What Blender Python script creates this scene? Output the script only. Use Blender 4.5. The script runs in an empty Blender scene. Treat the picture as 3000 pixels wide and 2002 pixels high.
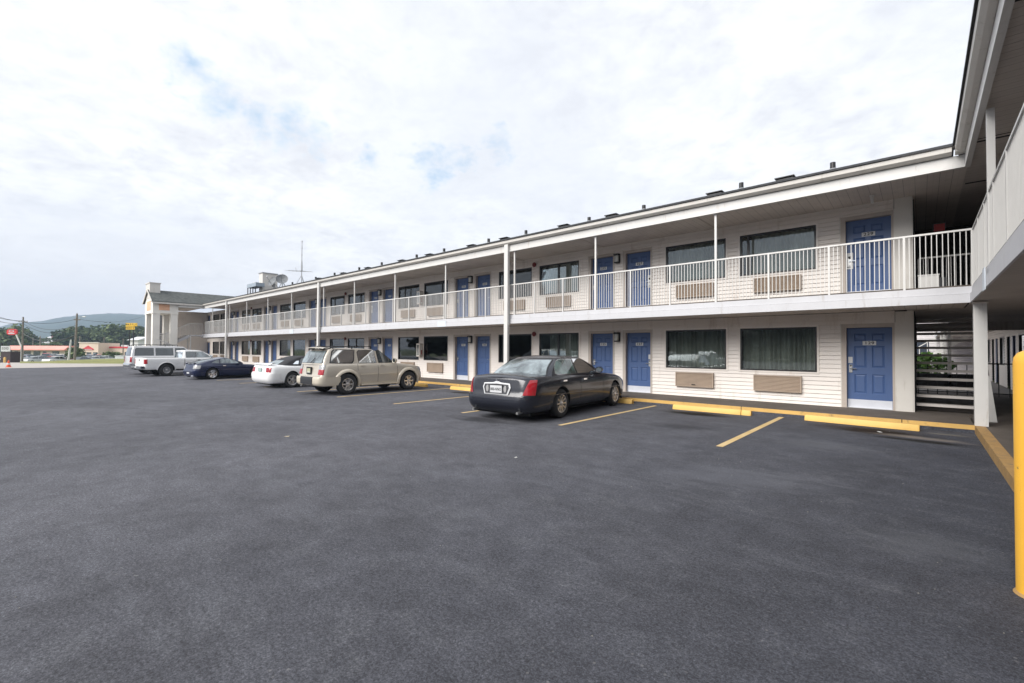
import bpy, bmesh, math, random
from mathutils import Matrix, Vector, noise
import numpy as np
R = math.radians
random.seed(7)
S = bpy.context.scene
COL = S.collection

# ------------------------------------------------------------------ camera
cd = bpy.data.cameras.new("camera"); cam = bpy.data.objects.new("camera", cd); COL.objects.link(cam)
cd.sensor_width = 36.0; cd.lens = 16.106; cd.clip_start = 0.05; cd.clip_end = 9000
CM = Matrix(((0.746231, 0.008137, 0.665637), (0.66567, -0.016262, -0.746069), (0.004754, 0.999835, -0.017552)))
CP = Vector((-0.7318, -12.7043, 1.5962))
cam.matrix_world = Matrix.Translation(CP) @ CM.to_4x4()
S.camera = cam
S.render.resolution_x = 1024; S.render.resolution_y = 683
S.render.engine = 'CYCLES'
S.view_settings.view_transform = 'Standard'; S.view_settings.look = 'None'
S.view_settings.gamma = 1.0
S.view_settings.exposure = 1.52

# ------------------------------------------------------------------ sky and sun
SUN_EL, SUN_AZ = 37.0, 192.0      # azimuth clockwise from +Y (north)
W = bpy.data.worlds.new("World"); S.world = W; W.use_nodes = True
nt = W.node_tree; nt.nodes.clear()
def N(t, kind, **kw):
    n = t.nodes.new(kind)
    for k, v in kw.items():
        if k == 'inp':
            for a, b in v.items(): n.inputs[a].default_value = b
        else: setattr(n, k, v)
    return n
def lk(t, a, b): t.links.new(a, b)
def mth(t, op, a, b=None, c=None, clamp=False):
    n = t.nodes.new('ShaderNodeMath'); n.operation = op; n.use_clamp = clamp
    for i, v in enumerate((a, b, c)):
        if v is None: continue
        if isinstance(v, (int, float)): n.inputs[i].default_value = v
        else: t.links.new(v, n.inputs[i])
    return n.outputs[0]
def ramp(t, fac, stops):
    n = t.nodes.new('ShaderNodeValToRGB'); e = n.color_ramp.elements
    while len(e) < len(stops): e.new(0.5)
    for i, (p, c) in enumerate(stops):
        e[i].position = p
        e[i].color = (c, c, c, 1) if isinstance(c, (int, float)) else (*c, 1)
    t.links.new(fac, n.inputs[0]); return n.outputs[0]
def mix(t, fac, a, b, mode='MIX'):
    n = t.nodes.new('ShaderNodeMixRGB'); n.blend_type = mode
    for i, v in enumerate((fac, a, b)):
        if isinstance(v, (int, float)): n.inputs[i].default_value = v
        elif isinstance(v, tuple): n.inputs[i].default_value = (*v, 1) if len(v) == 3 else v
        else: t.links.new(v, n.inputs[i])
    return n.outputs[0]
def noise_tex(t, vec, scale, detail=4, rough=0.5, dist=0.0):
    n = N(t, 'ShaderNodeTexNoise', inp={'Scale': scale, 'Detail': detail, 'Roughness': rough, 'Distortion': dist})
    if vec is not None: t.links.new(vec, n.inputs['Vector'])
    return n.outputs['Fac']

sky = N(nt, 'ShaderNodeTexSky'); sky.sky_type = 'NISHITA'; sky.sun_disc = False
sky.sun_elevation = R(SUN_EL); sky.sun_rotation = R(SUN_AZ); sky.air_density = 1.0; sky.dust_density = 1.5
tc = N(nt, 'ShaderNodeTexCoord')
sep = N(nt, 'ShaderNodeSeparateXYZ'); lk(nt, tc.outputs['Generated'], sep.inputs[0])
zz = mth(nt, 'MAXIMUM', sep.outputs[2], 0.0)
den = mth(nt, 'ADD', zz, 0.16)
cx = mth(nt, 'DIVIDE', sep.outputs[0], den); cy = mth(nt, 'DIVIDE', sep.outputs[1], den)
cv = N(nt, 'ShaderNodeCombineXYZ'); lk(nt, cx, cv.inputs[0]); lk(nt, cy, cv.inputs[1])
n1 = noise_tex(nt, cv.outputs[0], 1.6, 9, 0.55, 0.4)
n2 = noise_tex(nt, cv.outputs[0], 4.5, 9, 0.62, 0.6)
mp = N(nt, 'ShaderNodeMapping', inp={'Location': (3.1, 7.7, 1.0)}); lk(nt, cv.outputs[0], mp.inputs[0])
n3 = noise_tex(nt, mp.outputs[0], 0.8, 6, 0.5, 0.2)
# thin places in the cloud deck: where blue shows
gap = None
wn = N(nt, 'ShaderNodeTexNoise', inp={'Scale': 9.0, 'Detail': 7.0, 'Roughness': 0.6}); lk(nt, tc.outputs['Generated'], wn.inputs['Vector'])
ws = N(nt, 'ShaderNodeVectorMath', operation='MULTIPLY_ADD'); lk(nt, wn.outputs['Color'], ws.inputs[0]); ws.inputs[1].default_value = (.16, .16, .16); ws.inputs[2].default_value = (-.08, -.08, -.08)
wob = N(nt, 'ShaderNodeVectorMath', operation='ADD'); lk(nt, tc.outputs['Generated'], wob.inputs[0]); lk(nt, ws.outputs[0], wob.inputs[1])
for d, s in (((-0.869, 0.198, 0.454), .045), ((-0.876, 0.239, 0.418), .06), ((-0.866, 0.285, 0.408), .06), ((-0.851, 0.346, 0.394), .075),
             ((-0.726, 0.592, 0.349), .055), ((-0.643, 0.656, 0.395), .06), ((-0.69, 0.62, 0.372), .05), ((-0.8, 0.474, 0.368), .035)):
    vm = N(nt, 'ShaderNodeVectorMath', operation='DISTANCE'); lk(nt, wob.outputs[0], vm.inputs[0])
    L = math.sqrt(sum(c*c for c in d)); vm.inputs[1].default_value = tuple(c/L for c in d)
    g = mth(nt, 'SUBTRACT', 1.0, mth(nt, 'DIVIDE', vm.outputs['Value'], s*1.2), clamp=True)
    gap = g if gap is None else mth(nt, 'MAXIMUM', gap, g)
n4 = noise_tex(nt, cv.outputs[0], 15.0, 8, 0.65, 0.3)
thin = mth(nt, 'ADD', mth(nt, 'MULTIPLY', gap, 0.27), mth(nt, 'ADD', mth(nt, 'MULTIPLY', n2, 0.45), mth(nt, 'MULTIPLY', n4, 0.42)))
thin = mth(nt, 'ADD', thin, mth(nt, 'MULTIPLY', n1, 0.22))
blue = ramp(nt, thin, [(0.64, 0.0), (0.86, 0.68)])
cl_hi = mix(nt, ramp(nt, mth(nt, 'ADD', mth(nt, 'ADD', mth(nt, 'MULTIPLY', n1, 0.35), mth(nt, 'MULTIPLY', n2, 0.40)), mth(nt, 'MULTIPLY', n4, 0.25)), [(0.40, 0.0), (0.56, 1.0)]), (4.45, 4.55, 4.85), (5.75, 5.85, 6.0))
cl_hi = mix(nt, ramp(nt, n3, [(0.42, 0.0), (0.62, 0.6)]), cl_hi, (4.5, 4.7, 5.1))
low = ramp(nt, sep.outputs[2], [(0.0, 1.0), (0.06, 0.8), (0.22, 0.0)])
cl = mix(nt, low, cl_hi, (4.65, 4.62, 4.78))
skyb = N(nt, 'ShaderNodeMixRGB', blend_type='MIX', inp={0: 0.35}); lk(nt, sky.outputs[0], skyb.inputs[1]); skyb.inputs[2].default_value = (2.6, 4.7, 6.3, 1)
fin = mix(nt, blue, cl, skyb.outputs[0])
bg = N(nt, 'ShaderNodeBackground', inp={'Strength': 0.069}); lk(nt, fin, bg.inputs[0])
ow = N(nt, 'ShaderNodeOutputWorld'); lk(nt, bg.outputs[0], ow.inputs[0])

sl = bpy.data.lights.new("sun", 'SUN'); sl.energy = 1.8; sl.angle = R(44); sl.color = (1.0, 0.965, 0.92)
sun = bpy.data.objects.new("sun", sl); COL.objects.link(sun)
sd = Vector((math.sin(R(SUN_AZ))*math.cos(R(SUN_EL)), math.cos(R(SUN_AZ))*math.cos(R(SUN_EL)), math.sin(R(SUN_EL))))
sun.rotation_euler = sd.to_track_quat('Z', 'Y').to_euler()

# ------------------------------------------------------------------ materials
MATS = {}
def pm(name, col, rough=0.6, metal=0.0, var=0.06, scale=3.0, bump=0.0, bscale=40, spec=0.5, coat=0.0, emis=None, dirt=None, streak=False):
    """principled material with a little procedural mottling"""
    if name in MATS: return MATS[name]
    m = bpy.data.materials.new(name); m.use_nodes = True; t = m.node_tree
    b = t.nodes['Principled BSDF']
    tcn = N(t, 'ShaderNodeTexCoord')
    f = noise_tex(t, tcn.outputs['Object'], scale, 5, 0.6)
    c = ramp(t, f, [(0.3, tuple(x*(1-var) for x in col)), (0.7, tuple(min(1, x*(1+var)) for x in col))])
    if dirt:
        dcol, lo, hi, ds = dirt
        vv = tcn.outputs['Object']
        if streak:
            mpp = N(t, 'ShaderNodeMapping', inp={'Scale': (2.6, 2.6, 0.35)}); lk(t, vv, mpp.inputs[0]); vv = mpp.outputs[0]
        f2 = noise_tex(t, vv, ds, 8, 0.7)
        c = mix(t, ramp(t, f2, [(lo, 0.0), (hi, 1.0)]), c, dcol)
    lk(t, c, b.inputs['Base Color'])
    b.inputs['Roughness'].default_value = rough; b.inputs['Metallic'].default_value = metal
    b.inputs['Specular IOR Level'].default_value = spec
    if coat: b.inputs['Coat Weight'].default_value = coat; b.inputs['Coat Roughness'].default_value = 0.03
    if bump:
        bp = N(t, 'ShaderNodeBump', inp={'Strength': bump, 'Distance': 0.01})
        lk(t, noise_tex(t, tcn.outputs['Object'], bscale, 3, 0.6), bp.inputs['Height']); lk(t, bp.outputs[0], b.inputs['Normal'])
    if emis:
        b.inputs['Emission Color'].default_value = (*emis[0], 1); b.inputs['Emission Strength'].default_value = emis[1]
    MATS[name] = m; return m

SIDING = pm('vinyl_siding', (0.74, 0.69, 0.645), 0.5, var=0.05, scale=0.7, dirt=((0.50, 0.43, 0.37), 0.56, 0.80, 1.6), streak=True)
TRIM = pm('cream_trim', (0.60, 0.575, 0.535), 0.5, var=0.03, dirt=((0.36, 0.32, 0.27), 0.58, 0.80, 2.0), streak=True)
TAUPE = pm('taupe_frame', (0.44, 0.385, 0.34), 0.5)
WHITE = pm('white_paint', (0.60, 0.59, 0.57), 0.42, var=0.03, dirt=((0.36, 0.30, 0.24), 0.60, 0.80, 3.0), streak=True)
FASCIA = pm('fascia_paint', (0.52, 0.52, 0.54), 0.45, var=0.04, dirt=((0.34, 0.31, 0.28), 0.58, 0.80, 2.0), streak=True)
PATCHP = pm('pale_patch', (0.58, 0.63, 0.68), 0.5)
BLUE = pm('blue_door_paint', (0.056, 0.105, 0.245), 0.42, var=0.05, scale=2.0, dirt=((0.05, 0.09, 0.22), 0.6, 0.9, 1.5))
KICK = pm('kick_plate', (0.66, 0.68, 0.74), 0.35, metal=0.25, dirt=((0.45, 0.45, 0.45), 0.6, 0.9, 9))
BLACKM = pm('black_metal', (0.012, 0.012, 0.013), 0.35)
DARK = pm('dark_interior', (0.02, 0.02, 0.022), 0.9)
ACB = pm('beige_grille', (0.40, 0.315, 0.245), 0.55, var=0.08, dirt=((0.26, 0.19, 0.13), 0.58, 0.85, 6))
CHROME = pm('chrome', (0.75, 0.76, 0.78), 0.12, metal=1.0, var=0.02)
STEEL = pm('brushed_steel', (0.45, 0.45, 0.44), 0.35, metal=0.8)
SHING = pm('dark_shingle', (0.05, 0.052, 0.056), 0.9, var=0.25, scale=9, bump=0.6, bscale=30)
GSHING = pm('grey_shingle', (0.085, 0.092, 0.09), 0.9, var=0.35, scale=4, bump=0.6, bscale=20)
YEL = pm('yellow_curb_paint', (0.60, 0.37, 0.11), 0.55, var=0.08, bump=0.25, bscale=60, dirt=((0.14, 0.10, 0.06), 0.60, 0.72, 4))
YELB = pm('yellow_block_paint', (0.70, 0.44, 0.12), 0.55, var=0.07, bump=0.3, bscale=50, dirt=((0.20, 0.15, 0.09), 0.64, 0.74, 6))
YELW = pm('worn_yellow_paint', (0.38, 0.23, 0.085), 0.75, var=0.12, scale=6, bump=0.4, bscale=40, dirt=((0.17, 0.13, 0.09), 0.52, 0.70, 9))
YELBOL = pm('bollard_yellow', (0.82, 0.44, 0.05), 0.42, var=0.03, dirt=((0.22, 0.13, 0.06), 0.66, 0.72, 14))
RED = pm('red_enamel', (0.16, 0.012, 0.010), 0.35)
TYRE = pm('tyre_rubber', (0.022, 0.022, 0.023), 0.8, var=0.2, scale=12)
RIM = pm('alloy_rim', (0.55, 0.55, 0.56), 0.28, metal=0.85)
CAVE = pm('wheel_well', (0.008, 0.008, 0.008), 0.95)
PLASTIC = pm('black_plastic', (0.02, 0.021, 0.024), 0.5)
SEAM = pm('panel_gap', (0.01, 0.01, 0.01), 0.8)
LENSR = pm('red_lens', (0.33, 0.006, 0.014), 0.12, spec=0.7, coat=0.6)
LENSC = pm('clear_lens', (0.34, 0.34, 0.34), 0.12, spec=0.8, coat=0.6)
PLATE = pm('plate_white', (0.55, 0.56, 0.57), 0.4)
INK = pm('black_ink', (0.01, 0.01, 0.01), 0.6)
LAMPG = pm('frosted_glass', (0.55, 0.56, 0.52), 0.3)
GAL = pm('galvanised', (0.32, 0.33, 0.34), 0.5, metal=0.5)
def carpaint(name, col, metal=0.0, rough=0.28, flake=0.0):
    m = pm(name, col, rough, metal=metal, var=0.03, scale=1.2, coat=0.6, spec=0.5); m.node_tree.nodes['Principled BSDF'].inputs['Coat Roughness'].default_value = 0.10; return m
def glossglass(name, col, rough=0.02, spec=1.0):
    """tinted glass over a dim inside: dark diffuse under a Fresnel mirror"""
    m = bpy.data.materials.new(name); m.use_nodes = True; t = m.node_tree; t.nodes.clear()
    tcn = N(t, 'ShaderNodeTexCoord')
    d = N(t, 'ShaderNodeBsdfDiffuse'); lk(t, ramp(t, noise_tex(t, tcn.outputs['Object'], 2.2, 5, 0.6, 0.5), [(.38, tuple(x*.35 for x in col)), (.62, tuple(x*1.5 for x in col))]), d.inputs[0])
    g = N(t, 'ShaderNodeBsdfGlossy', inp={'Roughness': rough, 'Color': (.93, .97, 1, 1)}); fr = N(t, 'ShaderNodeFresnel', inp={'IOR': 1.9})
    mx = N(t, 'ShaderNodeMixShader'); lk(t, mth(t, 'MULTIPLY', fr.outputs[0], 1.25, clamp=True), mx.inputs[0]); lk(t, d.outputs[0], mx.inputs[1]); lk(t, g.outputs[0], mx.inputs[2])
    o = N(t, 'ShaderNodeOutputMaterial'); lk(t, mx.outputs[0], o.inputs[0]); return m

def glass_mat():
    m = bpy.data.materials.new('window_glass'); m.use_nodes = True; t = m.node_tree; t.nodes.clear()
    fr = N(t, 'ShaderNodeFresnel', inp={'IOR': 1.6})
    gl = N(t, 'ShaderNodeBsdfGlossy', inp={'Roughness': 0.01, 'Color': (0.92, 0.97, 1, 1)})
    tr = N(t, 'ShaderNodeBsdfTransparent', inp={'Color': (0.82, 0.85, 0.84, 1)})
    tcn = N(t, 'ShaderNodeTexCoord')
    bp = N(t, 'ShaderNodeBump', inp={'Strength': 0.05, 'Distance': 0.02})
    lk(t, noise_tex(t, tcn.outputs['Object'], 1.5, 2, 0.5), bp.inputs['Height']); lk(t, bp.outputs[0], gl.inputs['Normal']); lk(t, bp.outputs[0], fr.inputs['Normal'])
    mx = N(t, 'ShaderNodeMixShader'); f = mth(t, 'MULTIPLY', fr.outputs[0], 1.35, clamp=True)
    lk(t, f, mx.inputs[0]); lk(t, tr.outputs[0], mx.inputs[1]); lk(t, gl.outputs[0], mx.inputs[2])
    o = N(t, 'ShaderNodeOutputMaterial'); lk(t, mx.outputs[0], o.inputs[0]); return m
GLASS = glass_mat()
CURT = pm('curtain_cloth', (0.34, 0.34, 0.31), 0.9, var=0.15, scale=2)

def soffit_mat(name, axis, col):
    m = bpy.data.materials.new(name); m.use_nodes = True; t = m.node_tree; b = t.nodes['Principled BSDF']
    tcn = N(t, 'ShaderNodeTexCoord'); sp = N(t, 'ShaderNodeSeparateXYZ'); lk(t, tcn.outputs['Object'], sp.inputs[0])
    v = mth(t, 'FRACT', mth(t, 'MULTIPLY', sp.outputs[axis], 1/0.2))
    line = ramp(t, v, [(0.0, 1.0), (0.05, 0.0)])
    v2 = mth(t, 'FRACT', mth(t, 'MULTIPLY', sp.outputs[axis], 1/0.1)); l2 = ramp(t, v2, [(0.0, 0.35), (0.06, 0.0)])
    l = mth(t, 'MAXIMUM', line, l2)
    f = noise_tex(t, tcn.outputs['Object'], 0.9, 7, 0.65)
    base = ramp(t, f, [(0.35, tuple(c*0.86 for c in col)), (0.7, tuple(c*1.08 for c in col))])
    f2 = noise_tex(t, tcn.outputs['Object'], 2.3, 9, 0.75)
    base = mix(t, ramp(t, f2, [(0.60, 0.0), (0.75, 0.6)]), base, tuple(c*0.5 for c in col))
    c = mix(t, l, base, tuple(c*0.18 for c in col)); lk(t, c, b.inputs['Base Color']); b.inputs['Roughness'].default_value = 0.6
    bp = N(t, 'ShaderNodeBump', inp={'Strength': 0.5, 'Distance': 0.01}); bp.invert = True; lk(t, l, bp.inputs['Height']); lk(t, bp.outputs[0], b.inputs['Normal'])
    return m
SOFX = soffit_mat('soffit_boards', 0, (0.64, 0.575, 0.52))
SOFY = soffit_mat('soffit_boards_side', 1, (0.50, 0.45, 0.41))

def concrete_mat(name, col, dark=0.45, pale=None):
    m = bpy.data.materials.new(name); m.use_nodes = True; t = m.node_tree; b = t.nodes['Principled BSDF']
    tcn = N(t, 'ShaderNodeTexCoord')
    f = noise_tex(t, tcn.outputs['Object'], 1.1, 9, 0.65); g = noise_tex(t, tcn.outputs['Object'], 60, 3, 0.6)
    c = ramp(t, f, [(0.3, tuple(x*dark for x in col)), (0.65, col)])
    c = mix(t, ramp(t, g, [(0.4, 0.25), (0.6, 0.0)]), c, tuple(x*0.6 for x in col))
    lk(t, c, b.inputs['Base Color']); b.inputs['Roughness'].default_value = 0.85
    bp = N(t, 'ShaderNodeBump', inp={'Strength': 0.3, 'Distance': 0.005}); lk(t, g, bp.inputs['Height']); lk(t, bp.outputs[0], b.inputs['Normal'])
    return m
WALK = concrete_mat('walkway_concrete', (0.115, 0.095, 0.08), 0.55)
PALEC = concrete_mat('pale_concrete', (0.42, 0.39, 0.36), 0.85)
COURT = concrete_mat('courtyard_concrete', (0.35, 0.33, 0.31), 0.7)

def asphalt_mat():
    m = bpy.data.materials.new('asphalt'); m.use_nodes = True; t = m.node_tree; b = t.nodes['Principled BSDF']
    tcn = N(t, 'ShaderNodeTexCoord'); P = tcn.outputs['Object']
    sp = N(t, 'ShaderNodeSeparateXYZ'); lk(t, P, sp.inputs[0])
    def mapped(sx, sy, rot, loc=(0, 0, 0)):
        n = N(t, 'ShaderNodeMapping', inp={'Scale': (sx, sy, 1.0), 'Rotation': (0, 0, rot), 'Location': loc}); lk(t, P, n.inputs[0]); return n.outputs[0]
    big = noise_tex(t, P, 0.16, 8, 0.65)
    mid = noise_tex(t, mapped(1, 1, 0, (4, 9, 0)), 0.9, 13, 0.80)
    sml = noise_tex(t, mapped(1, 1, 0, (14, 3, 0)), 3.6, 12, 0.85)
    strk = noise_tex(t, mapped(0.30, 1.3, 0.35), 1.1, 12, 0.8)
    strk2 = noise_tex(t, mapped(0.45, 1.5, -0.5, (7, 2, 0)), 1.6, 12, 0.8)
    fine = noise_tex(t, P, 42, 7, 0.92); fine2 = noise_tex(t, P, 95, 4, 0.85)
    def amp(fac, lo, hi): return ramp(t, fac, [(0.33, lo), (0.67, hi)])
    # warmer and paler out in the lot, bluer and darker near the corner where it was resealed
    east = mth(t, 'ADD', mth(t, 'MULTIPLY', mth(t, 'ADD', sp.outputs[0], mth(t, 'MULTIPLY', mth(t, 'SUBTRACT', big, 0.5), 9.0)), 0.14), 0.95, clamp=True)
    c = mix(t, east, (0.079, 0.080, 0.091), (0.044, 0.047, 0.058))
    c = mix(t, 1.0, c, amp(big, 0.80, 1.22), 'MULTIPLY')
    c = mix(t, 1.0, c, amp(mid, 0.78, 1.25), 'MULTIPLY')
    c = mix(t, 1.0, c, amp(sml, 0.76, 1.28), 'MULTIPLY')
    c = mix(t, ramp(t, strk, [(0.53, 0.0), (0.68, 0.5)]), c, (0.118, 0.123, 0.140))
    c = mix(t, ramp(t, strk2, [(0.56, 0.0), (0.70, 0.45)]), c, (0.032, 0.033, 0.040))
    smg = noise_tex(t, mapped(1, 1.25, 0.6, (21, 8, 0)), 1.5, 13, 0.82)
    c = mix(t, ramp(t, smg, [(0.52, 0.0), (0.64, 0.38)]), c, (0.120, 0.124, 0.138))
    c = mix(t, ramp(t, smg, [(0.36, 0.38), (0.47, 0.0)]), c, (0.030, 0.031, 0.037))
    c = mix(t, 1.0, c, ramp(t, fine, [(0.30, 0.22), (0.50, 0.98), (0.70, 2.3)]), 'MULTIPLY')
    c = mix(t, 1.0, c, ramp(t, fine2, [(0.30, 0.45), (0.50, 1.0), (0.70, 1.8)]), 'MULTIPLY')
    vor = N(t, 'ShaderNodeTexVoronoi', inp={'Scale': 16.0}); lk(t, P, vor.inputs['Vector'])
    vm = N(t, 'ShaderNodeVectorMath', operation='DISTANCE'); lk(t, P, vm.inputs[0]); vm.inputs[1].default_value = (-1.75, -10.95, 0)
    near = mth(t, 'SUBTRACT', 1.0, mth(t, 'DIVIDE', vm.outputs['Value'], 0.7), clamp=True)
    sel = mth(t, 'ADD', ramp(t, noise_tex(t, P, 0.9, 6, 0.7), [(0.54, 0.0), (0.66, 0.8)]), mth(t, 'MULTIPLY', near, 1.3), clamp=True)
    spk = mth(t, 'MULTIPLY', ramp(t, vor.outputs['Distance'], [(0.08, 1.0), (0.16, 0.0)]), sel)
    c = mix(t, mth(t, 'MULTIPLY', spk, 0.6), c, (0.26, 0.255, 0.255))
    # pale scrapes and hairline cracks
    vc = N(t, 'ShaderNodeTexVoronoi', feature='DISTANCE_TO_EDGE', inp={'Scale': 0.16})
    dm = N(t, 'ShaderNodeMixRGB', blend_type='ADD', inp={0: 0.8}); lk(t, P, dm.inputs[1])
    nc = N(t, 'ShaderNodeTexNoise', inp={'Scale': 0.8, 'Detail': 9.0}); lk(t, P, nc.inputs['Vector']); lk(t, nc.outputs['Color'], dm.inputs[2])
    lk(t, dm.outputs[0], vc.inputs['Vector'])
    crack = ramp(t, vc.outputs['Distance'], [(0.0, 0.22), (0.003, 0.0)])
    c = mix(t, mth(t, 'MULTIPLY', crack, ramp(t, mid, [(0.52, 0.0), (0.60, 1.0)])), c, (0.15, 0.155, 0.17))
    # oil, water and scrape marks in the parking bays next to the walkway
    wob = noise_tex(t, mapped(0.6, 1.8, 0.12), 2.4, 9, 0.75)
    def blob(cx, cy, rx, ry, rot, soft):
        n = N(t, 'ShaderNodeMapping', vector_type='TEXTURE', inp={'Location': (cx, cy, 0), 'Rotation': (0, 0, rot), 'Scale': (rx, ry, 1)}); lk(t, P, n.inputs[0])
        l = N(t, 'ShaderNodeVectorMath', operation='LENGTH'); lk(t, n.outputs[0], l.inputs[0])
        d = mth(t, 'ADD', l.outputs['Value'], mth(t, 'MULTIPLY', mth(t, 'SUBTRACT', wob, 0.5), 2.2))
        return ramp(t, d, [(0.35, soft), (0.95, 0.0)])
    for (cx_, cy_, rx, ry, rot, a_, col) in ((-1.45, -1.05, 1.15, .62, -.10, .97, (.016, .011, .009)), (-.75, -1.75, .9, .24, -.12, .9, (.010, .009, .008)), (-.75, -1.35, .8, .26, -.15, .8, (.19, .165, .145)),
            (-4.95, -1.0, 1.0, .45, .0, .97, (.008, .008, .008)), (-.35, -.55, .35, .14, 0, .8, (.15, .14, .12)), (-13.4, -1.3, .8, .4, 0, .8, (.012, .011, .010)), (-10.7, -2.2, .7, .5, .2, .6, (.013, .012, .012)),
            (-2.0, -3.4, .7, .5, .4, .35, (.12, .125, .14)), (-4.6, -3.2, .9, .4, .2, .45, (.015, .015, .017)), (-2.4, -6.5, 1.3, .7, .5, .35, (.12, .125, .145)), (-.7, -7.6, .6, .5, .5, .25, (.14, .145, .16)), (-8.2, -5.4, 1.0, .45, .1, .6, (.014, .014, .016))):
        c = mix(t, blob(cx_, cy_, rx, ry, rot, a_), c, col)
    lk(t, c, b.inputs['Base Color'])
    rr = ramp(t, mid, [(0.3, 0.74), (0.7, 0.9)]); lk(t, rr, b.inputs['Roughness']); b.inputs['Specular IOR Level'].default_value = 0.16
    bp = N(t, 'ShaderNodeBump', inp={'Strength': 0.35, 'Distance': 0.002}); lk(t, fine, bp.inputs['Height'])
    bp2 = N(t, 'ShaderNodeBump', inp={'Strength': 0.25, 'Distance': 0.01}); lk(t, sml, bp2.inputs['Height']); lk(t, bp.outputs[0], bp2.inputs['Normal'])
    lk(t, bp2.outputs[0], b.inputs['Normal']); return m
ASPH = asphalt_mat()
def line_mat():
    m = bpy.data.materials.new('line_paint'); m.use_nodes = True; t = m.node_tree; b = t.nodes['Principled BSDF']
    tcn = N(t, 'ShaderNodeTexCoord'); P = tcn.outputs['Object']
    f = noise_tex(t, P, 35, 6, 0.75); g = noise_tex(t, P, 2.0, 5, 0.6)
    c = ramp(t, g, [(0.35, (0.50, 0.35, 0.15)), (0.65, (0.60, 0.45, 0.24))])
    c = mix(t, ramp(t, f, [(0.60, 0.0), (0.70, 0.85)]), c, (0.12, 0.11, 0.11))
    lk(t, c, b.inputs['Base Color']); b.inputs['Roughness'].default_value = 0.75
    return m
LINE = line_mat()
def grass_mat():
    m = bpy.data.materials.new('grass'); m.use_nodes = True; t = m.node_tree; b = t.nodes['Principled BSDF']
    tcn = N(t, 'ShaderNodeTexCoord'); P = tcn.outputs['Object']
    c = ramp(t, noise_tex(t, P, 0.25, 8, 0.7), [(0.3, (0.05, 0.085, 0.025)), (0.55, (0.14, 0.16, 0.05)), (0.75, (0.24, 0.21, 0.10))])
    lk(t, c, b.inputs['Base Color']); b.inputs['Roughness'].default_value = 0.95
    return m
GRASS = grass_mat()
def leaf_mat(name, a, bcol):
    m = bpy.data.materials.new(name); m.use_nodes = True; t = m.node_tree; b = t.nodes['Principled BSDF']
    gi = N(t, 'ShaderNodeNewGeometry'); rnd = gi.outputs['Random Per Island']
    c = ramp(t, rnd, [(0.0, a), (1.0, bcol)]); lk(t, c, b.inputs['Base Color']); b.inputs['Roughness'].default_value = 0.8
    return m
LEAFD = leaf_mat('dark_leaves', (0.028, 0.058, 0.026), (0.075, 0.115, 0.045))
LEAFM = leaf_mat('mid_leaves', (0.060, 0.095, 0.032), (0.13, 0.165, 0.060))
LEAFB = leaf_mat('bush_leaves', (0.03, 0.08, 0.012), (0.09, 0.18, 0.03))
BARK = pm('bark', (0.10, 0.075, 0.05), 0.9, var=0.3, scale=6)
WOODP = pm('weathered_pole', (0.19, 0.165, 0.14), 0.9, var=0.2, scale=4)

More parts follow.
